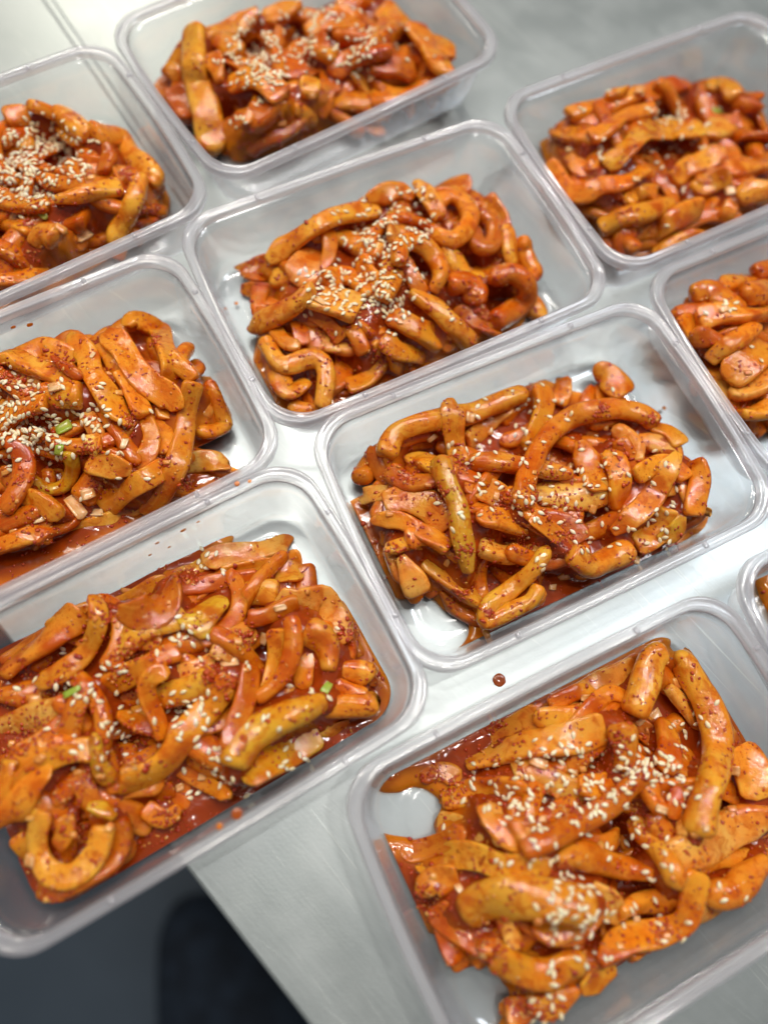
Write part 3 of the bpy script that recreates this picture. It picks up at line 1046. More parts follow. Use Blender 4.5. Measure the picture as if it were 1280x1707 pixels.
        pxs = np.stack([np.interp(tq, tpar, c[:, 0]), np.interp(tq, tpar, c[:, 1])], 1)
        depth = np.linalg.norm(base.mean(0) - [0, 0, CAM_H])
        w = wp / F_PX * depth * .95
        t = w * {'r': .80, 'n': .55, 'f': .26}[form]
        t = min(t, .0105)
        def fn2(z, pxs=pxs):
            z = np.asarray(z).ravel()
            return at(pxs, z if len(z) == len(pxs) else np.full(len(pxs), z[0]))
        P = settle(k, fn2, w, t)
        if i > .55 * len(TR[k]):                      # the upper ones arch free of the heap
            u_ = np.linspace(0, 1, len(P))
            P = keep_inside(k, fn2(P[:, 2] + min(.0035, .07 * tpar[-1]) * rs.uniform(.2, 1.) * np.sin(math.pi * u_)), w / 2)
        V, F, st = strip_mesh(P, w, t, form, rs)
        o = link('vegetable_strip', V, F, MAT['veg'], attrs={'st': st})
        f = 1 + rs.uniform(-.10, .10)
        b = TONE[tone]
        o.color = (min(1, b[0] * f), b[1] * f * rs.uniform(.90, 1.10), b[2] * f, 1)
        describe(o, k, P, px, form, tone, w)
        OWN.append(o)
        collect(V, F)
o = link('vegetable_strips', np.vstack(fillV), fillF, MAT['veg'], attrs={'st': np.vstack(fillS)})
o.color = (.62, .22, .018, 1)
tag(o, 'red and orange pickled strips lying underneath in all the heaps', 'vegetable strips', kind='stuff')
write_labels()
print('strips', len(OWN), time.time() - T0)

# ------------------------------------------------------------ sauce pools
POOL = {
 'A': (.0030, "385,1012 440,980 462,940 450,905 400,885 350,842 270,850 215,790 160,690 125,600 180,560 230,530 165,430 240,390 300,320 600,240 750,280 950,330 1080,420 1120,600 1140,655 1070,680 1062,740 1030,800 850,900 650,960 500,1010"),
 'B': (.0052, "-200,400 115,445 250,300 620,190 690,200 690,240 800,260 880,240 900,300 910,370 1020,395 1075,440 1112,530 1152,600 1186,670 1170,740 1140,800 1000,960 700,1120 300,1400 -100,1600 -400,1300"),
 'C': (.0034, "90,650 100,560 250,480 400,380 560,320 900,180 980,190 985,225 1025,225 1030,180 1110,180 1160,280 1200,400 1290,560 1370,700 1340,900 1270,1050 1060,1110 1040,1170 1000,1300 760,1355 715,1310 715,1250 700,1215 660,1225 650,1270 660,1330 650,1460 420,1500 490,1300 470,1240 420,1190 330,1140 260,1095 220,1100 150,1080 60,810 160,795 270,820 262,760 285,700 250,660 200,645 150,662"),
 'D': (.0040, "-300,300 0,300 220,330 400,270 520,300 590,440 720,460 770,560 750,640 640,700 660,730 790,760 780,800 640,900 400,1020 0,1200 -300,1100"),
 'E': (.0026, "180,430 280,330 560,220 800,220 900,300 1000,400 1010,480 1000,600 900,650 700,770 500,860 330,860 240,760 260,600 300,520 230,470"),
 'F': (.0030, "-200,400 60,340 300,430 500,500 560,590 545,740 380,850 0,1050 -300,1000"),
 'G': (.0026, "250,130 350,20 600,-60 720,20 770,120 600,200 420,265 370,250 300,190"),
 'H': (.0026, "500,350 700,270 950,220 1200,320 1400,420 1300,660 1000,820 860,860 760,830 600,650 520,480"),
 'I': (.0026, "1020,100 1100,20 1300,-50 1450,100 1400,400 1250,380 1100,240"),
 'J': (.0042, "1240,935 1262,915 1400,850 1700,700 1750,1100 1400,1120 1310,1060 1275,1010 1256,965"),
}
POOLW = {'A': 'shallow red chilli sauce pool along the lower edge of the right-of-centre tub', 'B': 'wide deep pool of glossy red sauce filling the lower left tub',
 'C': 'thin orange sauce with bare patches spreading under the strips in the lower right tub', 'D': 'dark wine red sauce under the heap in the tub at the left border',
 'E': 'thin film of red sauce under the heap in the upper middle tub', 'F': 'dark red sauce under the heap in the upper left tub', 'G': 'red sauce film under the heap cut by the top border',
 'H': 'orange sauce film under the heap in the upper right tub', 'I': 'orange sauce film under the heap in the tub cut by the right border', 'J': 'orange red sauce showing in the tub corner at the right border'}
def blur(a, sig):
    r = int(3 * sig) + 1
    kk_ = np.exp(-.5 * (np.arange(-r, r + 1) / sig) ** 2); kk_ /= kk_.sum()
    p = np.pad(a, r, mode='edge')
    p = sum(kk_[i] * p[i:i + a.shape[0], :] for i in range(2 * r + 1))
    return sum(kk_[i] * p[:, i:i + a.shape[1]] for i in range(2 * r + 1))
PILE = (HM > .0045).astype(float)
CORE = blur(PILE, 3.0)                        # 1 well inside a heap
FILM = blur(HM, 2.4) - .0044 - (1 - np.clip((CORE - .80) / .18, 0, 1)) * .02
for k, (hh, txt) in POOL.items():
    s, ox, oy = FR[k]
    P = np.array([[float(a) for a in q.split(',')] for q in txt.split()]) / s + [ox, oy]
    P = at(cat(P, 7, True), .003)[:, :2]
    P = to_tub(k, P)
    g = .0011
    xs, ys = np.arange(-L2 + .004, L2 - .004, g), np.arange(-W2 + .004, W2 - .004, g)
    gx, gy = np.meshgrid(xs, ys)
    Q = np.stack([gx.ravel(), gy.ravel()], 1)
    A, B = P, np.roll(P, -1, 0)
    # signed distance to the outline
    D = np.full(len(Q), 9.); NP_ = np.zeros_like(Q); inside = np.zeros(len(Q), bool)
    for a, b in zip(A, B):
        ab = b - a; tt = np.clip(((Q - a) @ ab) / (ab @ ab + 1e-12), 0, 1)
        pr = a + tt[:, None] * ab
        d = np.linalg.norm(Q - pr, axis=1)
        m = d < D
        D = np.where(m, d, D); NP_[m] = pr[m]
        cr = ((a[1] > Q[:, 1]) != (b[1] > Q[:, 1])) & (Q[:, 0] < (b[0] - a[0]) * (Q[:, 1] - a[1]) / (b[1] - a[1] + 1e-15) + a[0])
        inside ^= cr
    ins = .0100 - .28 * hh * .7; rc = .0140; ax, ay = L2 - ins - rc, W2 - ins - rc
    ex, ey = np.abs(Q[:, 0]) - ax, np.abs(Q[:, 1]) - ay
    sr = rc - (np.hypot(np.maximum(ex, 0), np.maximum(ey, 0)) + np.minimum(np.maximum(ex, ey), 0))
    okv = inside & (sr > 0)
    ny, nx = gx.shape
    okg = okv.reshape(ny, nx)
    cells = okg[:-1, :-1] | okg[1:, :-1] | okg[:-1, 1:] | okg[1:, 1:]
    used = np.zeros((ny, nx), bool)
    for dy in (0, 1):
        for dx in (0, 1):
            used[dy:ny - 1 + dy, dx:nx - 1 + dx] |= cells
    V = Q.copy()
    m = used.ravel() & ~inside
    V[m] = NP_[m]
    # clamp into the tub
    ex, ey = np.abs(V[:, 0]) - ax, np.abs(V[:, 1]) - ay
    V[:, 0] = np.sign(V[:, 0]) * np.minimum(np.abs(V[:, 0]), ax + rc); V[:, 1] = np.sign(V[:, 1]) * np.minimum(np.abs(V[:, 1]), ay + rc)
    mm = (ex > 0) & (ey > 0); hy = np.hypot(ex, ey); f = np.where(mm & (hy > rc), rc / np.maximum(hy, 1e-9), 1)
    V[:, 0] = np.where(mm, np.sign(V[:, 0]) * (ax + ex * f), V[:, 0]); V[:, 1] = np.where(mm, np.sign(V[:, 1]) * (ay + ey * f), V[:, 1])
    dd = np.where(inside, D, 0)
    h = hh * np.sqrt(np.clip(1 - (1 - np.clip(dd / (hh * 1.0), 0, 1)) ** 2, 0, 1)) * (.62 + .38 * np.clip(dd / .012, 0, 1))
    wx = from_tub(k, V)
    h = h * (1 + .10 * np.sin(wx[:, 0] / .0051 + 2 * np.sin(wx[:, 1] / .0063)) * np.sin(wx[:, 1] / .0043))
    z = .0024 + h
    iy_, ix_ = cell(wx[:, 0], wx[:, 1])
    z = np.maximum(z, np.where(inside & (sr > .002), FILM[iy_, ix_], 0))     # sauce clinging between the strips
    idx = -np.ones(ny * nx, int); ids = np.where(used.ravel())[0]; idx[ids] = np.arange(len(ids))
    cy, cx = np.where(cells)
    F = [(idx[y * nx + x], idx[y * nx + x + 1], idx[(y + 1) * nx + x + 1], idx[(y + 1) * nx + x]) for y, x in zip(cy, cx)]
    VV = np.c_[wx, z][ids]
    o = link('sauce_pool', VV, F, MAT['sauce'], attrs={'depth': np.clip(dd / .012, 0, 1)[ids]})
    tag(o, POOLW[k], 'sauce', 'sauce pools in the tubs')
    collect(VV, F)

BVH = BVHTree.FromPolygons([tuple(v) for v in np.vstack(ALLV)], ALLF)
CAMV = Vector((0, 0, CAM_H))
def drop(px):
    d = Vector(ray([px])[0]).normalized()
    loc, nrm, i, dist = BVH.ray_cast(CAMV, d, 2)
    if loc is None: return None
    if nrm.dot(d) > 0: nrm = -nrm
    loc2, nrm2, _, _ = BVH.ray_cast(Vector((loc.x, loc.y, .08)), Vector((0, 0, -1)), .1)
    if loc2 is None: return loc, nrm
    if nrm2.z < 0: nrm2 = -nrm2
    if (loc2 - loc).length > .004: return loc, nrm
    return loc2, nrm2

def basis(n, ang):
    n = n.normalized()
    a = n.orthogonal().normalized(); b = n.cross(a)
    x = a * math.cos(ang) + b * math.sin(ang)
    return x, n.cross(x), n

# ------------------------------------------------------------ sesame
def seed_mesh():
    vs, fs = [], []
    rows = [(-1, .0), (-.82, .42), (-.45, .82), (0, 1.0), (.42, .86), (.75, .50), (.93, .22), (1, 0)]
    for x, r in rows[1:-1]:
        for j in range(8):
            a = j * math.pi / 4
            vs.append((x * .00155, r * .00088 * math.cos(a), r * .00050 * math.sin(a)))
    n = len(rows) - 2
    vs += [(-.00155, 0, 0), (.0016, 0, 0)]
    for i in range(n - 1):
        for j in range(8):
            fs.append((i * 8 + j, i * 8 + (j + 1) % 8, (i + 1) * 8 + (j + 1) % 8, (i + 1) * 8 + j))
    for j in range(8):
        fs += [((j + 1) % 8, j, n * 8), ((n - 1) * 8 + j, (n - 1) * 8 + (j + 1) % 8, n * 8 + 1)]
    return vs, fs
SV, SF = seed_mesh()
sme = bpy.data.meshes.new('sesame_seed'); sme.from_pydata(SV, [], SF); sme.polygons.foreach_set('use_smooth', [True] * len(SF)); sme.materials.append(MAT['seed'])
SEEDS = {
 'A': "700,310,80,45,13 560,360,90,50,13 440,440,25,30,6 510,530,45,28,6 590,590,50,25,15 740,540,55,50,13 860,470,60,35,6 880,640,55,35,8 600,470,90,50,9 1000,560,35,50,6 985,690,35,35,7 680,660,70,35,7 450,640,45,25,3 370,590,15,15,1 780,700,40,18,4 660,760,40,20,2 830,500,40,40,4",
 'B': "600,270,28,25,5 430,300,8,8,1 660,300,10,15,2 540,440,15,40,2 530,520,35,18,6 620,530,18,18,3 470,550,8,8,1 310,590,28,18,4 355,600,10,8,2 180,540,10,18,2 110,630,8,8,1 200,650,28,18,4 260,670,50,18,8 340,700,18,18,3 310,740,18,28,3 560,710,45,38,16 600,690,20,15,4 520,770,28,28,6 740,590,15,20,2 860,650,8,8,1 930,660,28,18,2 980,680,8,8,1 780,740,15,8,2 730,770,8,8,1 830,770,8,8,1 350,820,38,28,6 230,860,55,28,4 290,890,8,8,1 220,800,8,8,1 140,775,8,8,1 620,840,38,38,6 660,860,18,12,2 680,930,28,18,4 640,900,12,12,2 895,905,45,35,8 790,910,8,8,1 840,930,12,8,2 730,980,8,8,1 570,970,18,8,3 50,660,6,6,1 640,1070,30,15,4 330,1250,20,15,3 995,475,6,6,1 860,340,8,8,1",
 'C': "660,540,62,22,15 520,560,14,12,3 500,680,52,36,24 740,650,70,34,28 900,580,44,26,22 600,560,30,15,5 940,600,44,18,10 1020,500,26,26,8 1120,260,18,22,6 1080,380,26,50,4 850,560,34,26,7 560,720,50,34,9 1010,680,26,50,8 830,700,44,34,7 780,780,90,44,9 690,960,42,42,20 640,1070,42,42,11 720,1110,26,42,7 820,1040,44,26,5 880,850,52,34,7 600,880,70,44,8 480,880,26,8,3 950,900,26,26,4 1170,950,52,26,3 980,1040,44,34,4 1000,1200,34,42,6 620,1230,18,52,6 600,1340,34,18,5 800,1170,18,10,2 400,610,34,26,5 290,770,5,5,1 960,560,30,15,5",
 'D': "30,600,50,36,36 90,500,50,22,15 140,650,34,42,22 280,600,50,34,18 190,690,50,42,14 20,730,28,28,6 340,480,12,14,2 60,440,16,5,3 5,470,6,6,1 210,470,5,5,1 350,560,5,5,1 415,625,5,5,1 505,573,5,5,1 400,715,18,5,2 490,800,5,5,1 405,800,5,5,1 260,860,14,10,3 305,885,5,5,1 330,640,6,6,1 350,710,8,5,1 160,800,5,5,1 40,660,30,20,12",
 'E': "580,340,60,42,32 700,270,18,26,6 710,340,20,18,13 640,300,20,20,4 600,400,42,34,13 450,480,52,26,28 560,480,42,26,15 510,530,52,26,24 600,530,34,34,24 640,560,34,18,8 400,550,26,26,4 680,430,42,42,8 620,625,8,18,3 470,300,10,10,2 560,260,18,8,2 715,465,8,8,2 800,590,5,5,1 790,550,5,5,1 560,380,42,18,8 500,600,26,18,4 660,240,15,15,3",
 'F': "60,590,50,52,58 140,460,60,34,38 200,540,44,34,22 270,570,26,26,8 130,640,26,18,8 90,420,20,10,3 310,470,12,8,3 230,490,26,15,8 150,680,12,6,2 70,570,40,30,14",
 'G': "425,90,26,28,66 450,125,24,14,18 515,30,34,18,28 510,75,18,14,10 590,90,34,22,22 440,170,10,6,4 400,200,10,6,4 500,100,16,12,6 380,100,8,10,6 610,60,26,18,10 680,70,30,20,6",
 'H': "950,380,52,22,26 720,500,8,26,5 920,530,18,26,6 1000,470,26,18,6 750,300,5,5,1 660,360,10,8,2 1060,490,10,8,2 940,750,5,5,1 1110,360,14,8,3 860,310,5,5,1 1150,630,5,5,1 1000,640,10,8,2",
 'I': "1150,60,40,12,5 1250,190,30,30,4",
}
seedlist = []
for k, txt in SEEDS.items():
    s, ox, oy = FR[k]
    rs = np.random.default_rng(ord(k))
    for g in txt.split():
        cx, cy, sx, sy, n = [float(a) for a in g.split(',')]
        for _ in range(int(n * {'D': 1.35, 'F': 1.5, 'G': 1.4, 'E': 1.3}.get(k, 1.1) + .5) if n > 3 else int(n)):
            for _try in range(6):
                u = rs.normal(0, .95, 2) if n > 2 else rs.normal(0, .5, 2)
                hit = drop((np.array([cx + sx * u[0], cy + sy * u[1]])) / s + [ox, oy])
                if hit and hit[1].z > .35 and all((hit[0] - q[1]).length > .0017 for q in seedlist[-60:]): break
                hit = None
            if hit:
                seedlist.append((k, hit[0], hit[1], rs.uniform(0, 6.28), rs.uniform(.90, 1.15), rs.uniform(-.4, .4)))
seedlist.sort(key=lambda q: (q[1] - CAMV).length)
rv, rf = [], []
for i, (k, loc, nrm, ang, sc, tilt) in enumerate(seedlist):
    x, y, z = basis(nrm, ang)
    x2 = (x * math.cos(tilt) + z * math.sin(tilt)); z2 = x2.cross(y)
    M = Matrix((x2 * sc, y * sc, z2 * sc)).transposed().to_4x4(); M.translation = loc + nrm * (.00032 + abs(math.sin(tilt)) * .0004)
    if i < 300:
        o = bpy.data.objects.new('sesame_seed', sme); COL.objects.link(o); o.matrix_world = M
        tag(o, f"pale sesame seed scattered on the strips in the {WHERE[k]}", 'sesame seed', f"sesame seeds in the {WHERE[k]}")
    else:
        b = len(rv)
        rv += [tuple(M @ Vector(v)) for v in SV]; rf += [tuple(a + b for a in f) for f in SF]
o = link('sesame_seeds', rv, rf, MAT['seed']); tag(o, 'pale sesame seeds sprinkled over the farther heaps', 'sesame seeds', kind='stuff')
print('seeds', len(seedlist), time.time() - T0)

# ------------------------------------------------------------ chopped aromatics
def chunk_mesh(L, W, T, rs, kind):
    """irregular chopped piece: a bevelled wedge, or a curved leaf"""
    nx, nyy = 6, 5
    vs, fs = [], []
    k = [rs.uniform(.75, 1.15) for _ in range(4)]
    sk = rs.uniform(-.25, .25)
    for side in (1, -1):
        for i in range(nx):
            for j in range(nyy):
                u, v = i / (nx - 1) * 2 - 1, j / (nyy - 1) * 2 - 1
                wl = (k[0] * (1 - u) + k[1] * (1 + u)) / 2
                edge = max(abs(u), abs(v)) ** 6
                x = u * L / 2 * (1 - .12 * v * v) + sk * v * W * .5
                y = v * W / 2 * wl * (1 - .10 * u * u)
                z = side * T / 2 * (1 - .55 * edge) + (T * .5 * (v * v) if kind != 'garlic' else 0)
                n_ = rs.uniform(-1, 1) * T * .05
                vs.append((x, y, z + n_))
    m = nx * nyy
    for i in range(nx - 1):
        for j in range(nyy - 1):
            a = i * nyy + j
            fs.append((a, a + nyy, a + nyy + 1, a + 1)); fs.append((m + a, m + a + 1, m + a + nyy + 1, m + a + nyy))
    ring = [j for j in range(nyy)] + [i * nyy + nyy - 1 for i in range(1, nx)] + [(nx - 1) * nyy + j for j in range(nyy - 2, -1, -1)] + [i * nyy for i in range(nx - 2, 0, -1)]
    for a, b in zip(ring, ring[1:] + ring[:1]): fs.append((a, b, m + b, m + a))
    return vs, fs
# key: x,y,size,aspect,angle(deg),kind
BITS = {
 'A': "510,290,26,1.2,20,o 463,355,34,1.1,80,o 287,325,40,1.6,60,o 690,470,22,1.2,0,a 740,490,24,1.2,50,a 800,605,28,1.3,90,a 537,570,30,1.4,80,o 720,790,38,1.5,30,h 508,945,36,2,300,h 690,820,24,1.2,0,o 360,410,36,2.4,45,o 920,745,26,1.3,80,o 640,505,16,1,0,a 765,640,16,1.3,0,a 520,395,18,1,0,a 350,540,22,1.6,0,a 403,750,30,1.8,60,a 245,620,24,1.6,0,a 830,390,16,1,0,a 590,570,20,1.2,40,a",
 'B': "705,515,30,1.1,0,a 375,365,38,1.8,350,h 105,690,40,1.1,0,a 830,415,44,2.2,15,o 680,580,60,2,10,o 785,505,52,2,60,o 968,655,48,1.7,60,g 215,665,60,2.6,25,g 230,902,28,1.4,10,a 120,862,34,1.3,40,a 600,915,26,1.2,0,o 855,935,30,1.5,0,a 380,525,26,1,0,a 500,400,16,1,0,a 350,468,26,1.4,80,a 640,720,18,1,0,a 590,430,18,1.2,0,a 300,915,28,1.3,0,a 730,600,20,1.2,0,a",
 'b': "365,360,34,1.1,60,a 105,470,42,1.2,80,o 600,225,30,1.2,20,o 245,385,24,1.2,0,a 250,502,26,1.2,40,a 40,80,24,1.2,0,a 155,600,20,1,0,a 100,330,30,1.5,0,a",
 'C': "580,570,62,1.5,330,o 720,372,28,1.2,0,o 770,822,34,1.5,60,a 637,668,28,1.4,60,a 955,712,36,1.4,340,o 340,957,36,1.4,300,o 887,442,36,1.5,30,o 928,430,60,1.8,40,o 1175,592,40,1.4,0,o 1170,712,28,1.2,0,a 592,742,26,1.2,0,o 205,1020,26,1.5,0,a 250,1032,32,2.4,0,a 260,917,22,1.2,0,a 972,1100,28,1.2,0,a 580,1055,26,1.2,0,a 1262,512,44,1.4,0,o 1060,790,30,1.4,40,a 1090,770,20,1,0,o 470,410,30,1,0,a 715,590,24,1.2,0,a 1000,330,44,1.8,300,a 830,1130,22,1,0,a 690,600,20,1,0,o 880,1050,22,1.3,0,o 410,1155,24,1.3,20,o",
 'D': "187,495,52,1.3,10,o 402,510,46,1.8,20,h 415,680,44,1.8,70,o 250,895,100,2.2,310,o 325,915,44,1.3,350,o 135,930,44,1.3,20,o 365,445,28,1.3,0,a 555,742,26,1.2,0,a 20,775,34,1.5,20,a 215,630,60,1.6,30,g 200,700,44,1.6,60,g 310,385,28,2.4,60,o 295,850,50,1.2,20,o 45,970,30,1.2,0,a",
 'E': "427,545,44,2,320,o 355,325,30,1.6,60,g 660,348,24,1.2,0,a 790,645,18,1.2,0,a 480,680,18,1,0,a 740,250,18,1,0,o 560,520,20,1,0,a 330,730,18,1,0,a 860,520,18,1,0,a 650,600,18,1,0,a",
 'F': "142,715,50,1.8,320,g 278,790,64,1.5,40,o 202,762,40,1.4,340,a 45,722,36,1.8,60,o 305,592,26,1.2,0,a 240,590,26,1.2,0,a",
 'G': "470,205,16,1.2,0,a 620,130,12,1,0,o 520,160,12,1.2,0,a",
 'H': "850,305,30,1.2,0,o 1155,640,34,1.2,0,o 1110,375,36,1.6,0,g 840,600,28,1.3,0,o 620,500,30,1.3,0,o",
 'I': "1160,60,30,1.5,20,o 1225,232,22,1.2,0,a",
}
KN = {'o': ('onion_piece', 'onion', 'pale pinkish onion piece'), 'a': ('garlic_piece', 'garlic', 'small golden garlic piece'), 'h': ('onion_piece', 'garlic', 'yellowish chopped stem piece'), 'g': ('scallion_piece', 'green', 'bright green scallion piece')}
CATN = {'o': 'onion', 'a': 'garlic', 'h': 'stem piece', 'g': 'scallion'}
for k, txt in BITS.items():
    s, ox, oy = FR[k]; kk = k.upper()
    for i, g in enumerate(txt.split()):
        v = g.split(','); x, y, sz, asp, an = [float(a) for a in v[:5]]
        hit = drop(np.array([x, y]) / s + [ox, oy])
        if not hit: continue
        rs = np.random.default_rng(int(x * 7 + y))
        dist = (hit[0] - CAMV).length
        L = .85 * sz / s / F_PX * dist; W = L / asp
        nm, mt, lb = KN[v[5]]
        mv, mf = chunk_mesh(L, W, min(.0024, W * .5), rs, 'garlic' if v[5] in 'ah' else 'leaf')
        nn = (hit[1] + Vector((0, 0, .8))).normalized()
        # angle measured in the picture: take the direction on the surface under it
        a2 = math.radians(an)
        p2 = drop(np.array([x, y]) / s + [ox, oy])
        dirw = Vector((*(at([[x / s + ox + 5 * math.cos(a2), y / s + oy - 5 * math.sin(a2)]], hit[0].z)[0] - at([[x / s + ox, y / s + oy]], hit[0].z)[0]),))
        X = (dirw - nn * dirw.dot(nn)).normalized(); Y = nn.cross(X)
        M = Matrix((X, Y, nn)).transposed().to_4x4(); M.translation = hit[0] + nn * .0002
        o = link(nm, mv, mf, MAT[mt]); o.matrix_world = M
        tag(o, f"{lb} on the strips, {' '.join(region(kk, hit[0]))}, {WHERE[kk]}", CATN[v[5]], f"{CATN[v[5]]} pieces in the {WHERE[kk]}")

# ------------------------------------------------------------ minced chilli and garlic granules
def granules(name, mat, n, smin, smax, seed, flat, label, thr, sc, spots=()):
    rs = np.random.default_rng(seed)
    from mathutils import noise as mn
    ico = [(0, 0, 1), (.89, 0, .45), (.28, .85, .45), (-.72, .53, .45), (-.72, -.53, .45), (.28, -.85, .45), (.72, .53, -.45), (-.28, .85, -.45), (-.89, 0, -.45), (-.28, -.85, -.45), (.72, -.53, -.45), (0, 0, -1)]
    icf = [(0, 1, 2), (0, 2, 3), (0, 3, 4), (0, 4, 5), (0, 5, 1), (1, 6, 2), (2, 7, 3), (3, 8, 4), (4, 9, 5), (5, 10, 1), (2, 6, 7), (3, 7, 8), (4, 8, 9), (5, 9, 10), (1, 10, 6), (11, 7, 6), (11, 8, 7), (11, 9, 8), (11, 10, 9), (11, 6, 10)]
    vs, fs = [], []
    cnt = 0; tries = 0
    spots = list(spots)
    while cnt < n and tries < n * 14:
        tries += 1
        if spots and rs.random() < .26:
            sx, sy, r = spots[rs.integers(len(spots))]
            px = np.array([sx, sy]) + rs.normal(0, r * .55, 2); forced = True
        else:
            px = np.array([rs.uniform(0, 1280), rs.uniform(0, 1707)]); forced = False
        d = Vector(ray([px])[0]).normalized()
        loc, nrm, i, _ = BVH.ray_cast(CAMV, d, 2)
        if loc is None: continue
        if not forced and mn.noise(loc * sc) < thr: continue
        s0 = rs.uniform(smin, smax) * (1.6 if rs.random() < .08 else 1)
        x, y, z = basis(nrm, rs.uniform(0, 6.28))
        ax, ay, az = s0 * rs.uniform(.8, 1.5), s0 * rs.uniform(.5, 1.), s0 * flat
        b = len(vs)
        for v in ico:
            j = rs.uniform(.75, 1.25)
            p = loc + x * (v[0] * ax * j) + y * (v[1] * ay * j) + z * (v[2] * az * j + az * .4)
            vs.append((p.x, p.y, p.z))
        fs += [tuple(q + b for q in f) for f in icf]
        cnt += 1
    o = link(name, vs, fs, mat); tag(o, label, name.replace('_', ' '), kind='stuff')
    print(name, cnt, time.time() - T0)
def sp(k, txt):
    s, ox, oy = FR[k]
    return [((float(a) / s + ox), (float(b) / s + oy), float(c) / s) for a, b, c in (q.split(',') for q in txt.split())]
PASTE = (sp('B', "1040,480,50 440,520,45 300,440,40 620,600,40 350,600,50 200,640,50 60,720,70 120,780,60 240,900,60 400,880,40 30,840,50 680,640,35 720,510,30 380,540,40 560,320,30")
  + sp('b', "150,620,60 260,380,50 60,60,60 220,260,60 350,130,60 470,60,50 560,330,40")
  + sp('C', "240,1000,50 330,650,40 450,450,25 700,700,60 620,720,60 820,520,40 880,600,40 400,1100,60 440,1140,50 960,1080,60 720,1120,50 880,730,50 660,890,30 600,1340,60 520,1300,40 850,1240,40 750,590,50 270,600,30")
  + sp('A', "440,480,25 700,500,50 760,600,60 700,600,50 450,840,40 640,560,40 300,510,40 860,470,50 520,890,12 450,720,25 380,560,30 730,690,40 930,740,35 610,700,30 560,600,40 830,330,20 260,720,40 960,360,20")
  + sp('D', "160,680,60 60,470,30 120,600,50 200,400,40 430,600,30 550,740,18 620,820,20 80,790,50 140,960,60 330,820,30 20,440,30 490,230,15 520,330,15 300,700,30")
  + sp('E', "920,480,60 830,520,50 440,640,30 560,600,40 600,700,30 700,270,40 250,430,40 640,450,50 870,590,50")
  + sp('F', "80,720,60 420,580,30 500,700,40 160,640,40 60,880,60") + sp('G', "430,240,40 500,210,30 640,60,40 600,110,40") + sp('H', "600,470,50 800,700,50 900,400,60 980,560,50 700,560,40"))
granules('chilli_flakes', MAT['flake'], 7500, .00038, .00088, 5, .45, 'dark red chilli flakes speckling all the strips', -.12, 130, PASTE)
granules('minced_garlic', MAT['garlic'], 1500, .00035, .00080, 6, .55, 'fine orange minced garlic clinging to all the strips', .12, 110, PASTE)

# ------------------------------------------------------------ stray drops of sauce
def droplet(px, r, label, z=.0002, onrim=False, h=.16):
    c = at([px], z)[0]; rs = np.random.default_rng(int(px[0]))
    vs, fs = [], []; n = 20
    rr = [1 + rs.uniform(-.04, .04) for _ in range(n)]
    for s, zz in ((1, 0), (.93, .45), (.75, .8), (.4, .97)):
        for j in range(n):
            a = j * 2 * math.pi / n
            vs.append((c[0] + r * s * rr[j] * math.cos(a), c[1] + r * s * rr[j] * math.sin(a), z + r * h * zz))
    vs.append((c[0], c[1], z + r * h))
    for k in range(3):
        for j in range(n): fs.append((k * n + j, k * n + (j + 1) % n, (k + 1) * n + (j + 1) % n, (k + 1) * n + j))
    for j in range(n): fs.append((3 * n + j, 3 * n + (j + 1) % n, 4 * n))
    o = link('sauce_drop', vs, fs, MAT['sauce'], attrs={'depth': np.full(len(vs), .75 if r > .0018 else .45)})
    tag(o, label, 'sauce drop')
    return o
droplet((832, 1134), .0028, 'round brown sauce drop on bare steel between the two right hand tubs')
for p, r, l in (((395, 806), .0011, 'small orange drop on the top rim of the lower left tub'), ((416, 802), .0008, 'tiny orange fleck right of the bigger drop on that same top rim'),
                ((395, 1357), .0020, 'orange red smear on the bottom rim of the lower left tub'), ((366, 1378), .0012, 'thin orange smear beside the larger one on the bottom rim')):
    droplet(p, r, l, RIM + .0003)
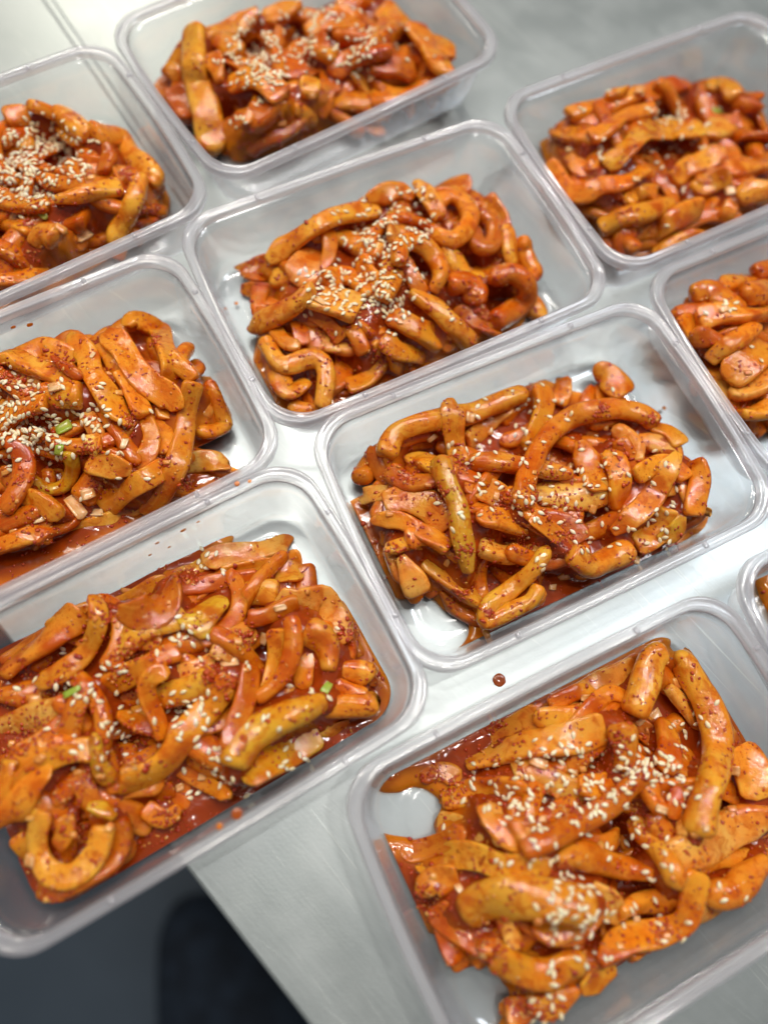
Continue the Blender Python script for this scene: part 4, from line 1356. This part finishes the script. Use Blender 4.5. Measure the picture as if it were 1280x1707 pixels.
# flecks on the inner wall of tub B
def wall_fleck(px, r, label, tub='B', grp='orange flecks on the inner wall of the lower left tub'):
    y = W2 - .0066
    d = ray([px])[0]; x0, y0, th, _ = TUBS[tub]
    c, s = math.cos(th), math.sin(th)
    n = np.array([-s, c, 0.])
    t = ((np.array([x0, y0, 0]) + n * y - [0, 0, CAM_H]) @ n) / (d @ n)
    p = np.array([0, 0, CAM_H]) + d * t
    if not (.004 < p[2] < RIM - .004): return
    ux = np.array([c, s, 0.]); rs = np.random.default_rng(int(px[0] + px[1]))
    vs = []
    for k, (q, o_) in enumerate(((1, 0), (.7, .3))):
        for j in range(10):
            a = j * 2 * math.pi / 10; rr = r * q * rs.uniform(.85, 1.15)
            vs.append(p + ux * rr * math.cos(a) * 1.3 + np.array([0, 0, 1.]) * rr * math.sin(a) - n * (o_ * r))
    vs.append(p - n * r * .4)
    fs = [(j, (j + 1) % 10, 10 + (j + 1) % 10, 10 + j) for j in range(10)] + [(10 + j, 10 + (j + 1) % 10, 20) for j in range(10)]
    o = link('sauce_drop', np.array(vs), fs, MAT['sauce'], attrs={'depth': np.full(21, .4)})
    tag(o, label, 'sauce drop', grp)
for x, y, r in ((285, 870, .0010), (305, 884, .0011), (330, 870, .0007), (262, 905, .0008), (243, 892, .0008), (275, 893, .0005), (296, 868, .0006), (250, 925, .0006), (282, 912, .0006), (345, 862, .0004), (225, 910, .0006)):
    wall_fleck((x, y), r, 'orange sauce fleck splashed on the inner far wall of the lower left tub')
for x, y, r in ((28, 528, .0016), (50, 541, .0012), (22, 545, .0009), (70, 520, .0006), (95, 512, .0005)):
    wall_fleck((x, y), r, 'orange sauce fleck on the inner far wall of the mid left tub', 'D', 'orange flecks on the inner wall of the mid left tub')
for p, r, l in (((375, 514), .0009, 'small brown fleck on the bare floor of the upper middle tub, left one'), ((394, 505), .0010, 'small brown fleck on the bare floor of the upper middle tub, right one'),
                ((1107, 680), .0011, 'brown fleck on the bare floor of the right-of-centre tub')):
    droplet(p, r, l, .0026)
print('done', time.time() - T0, sum(len(o.data.polygons) for o in SC.objects if o.type == 'MESH'))
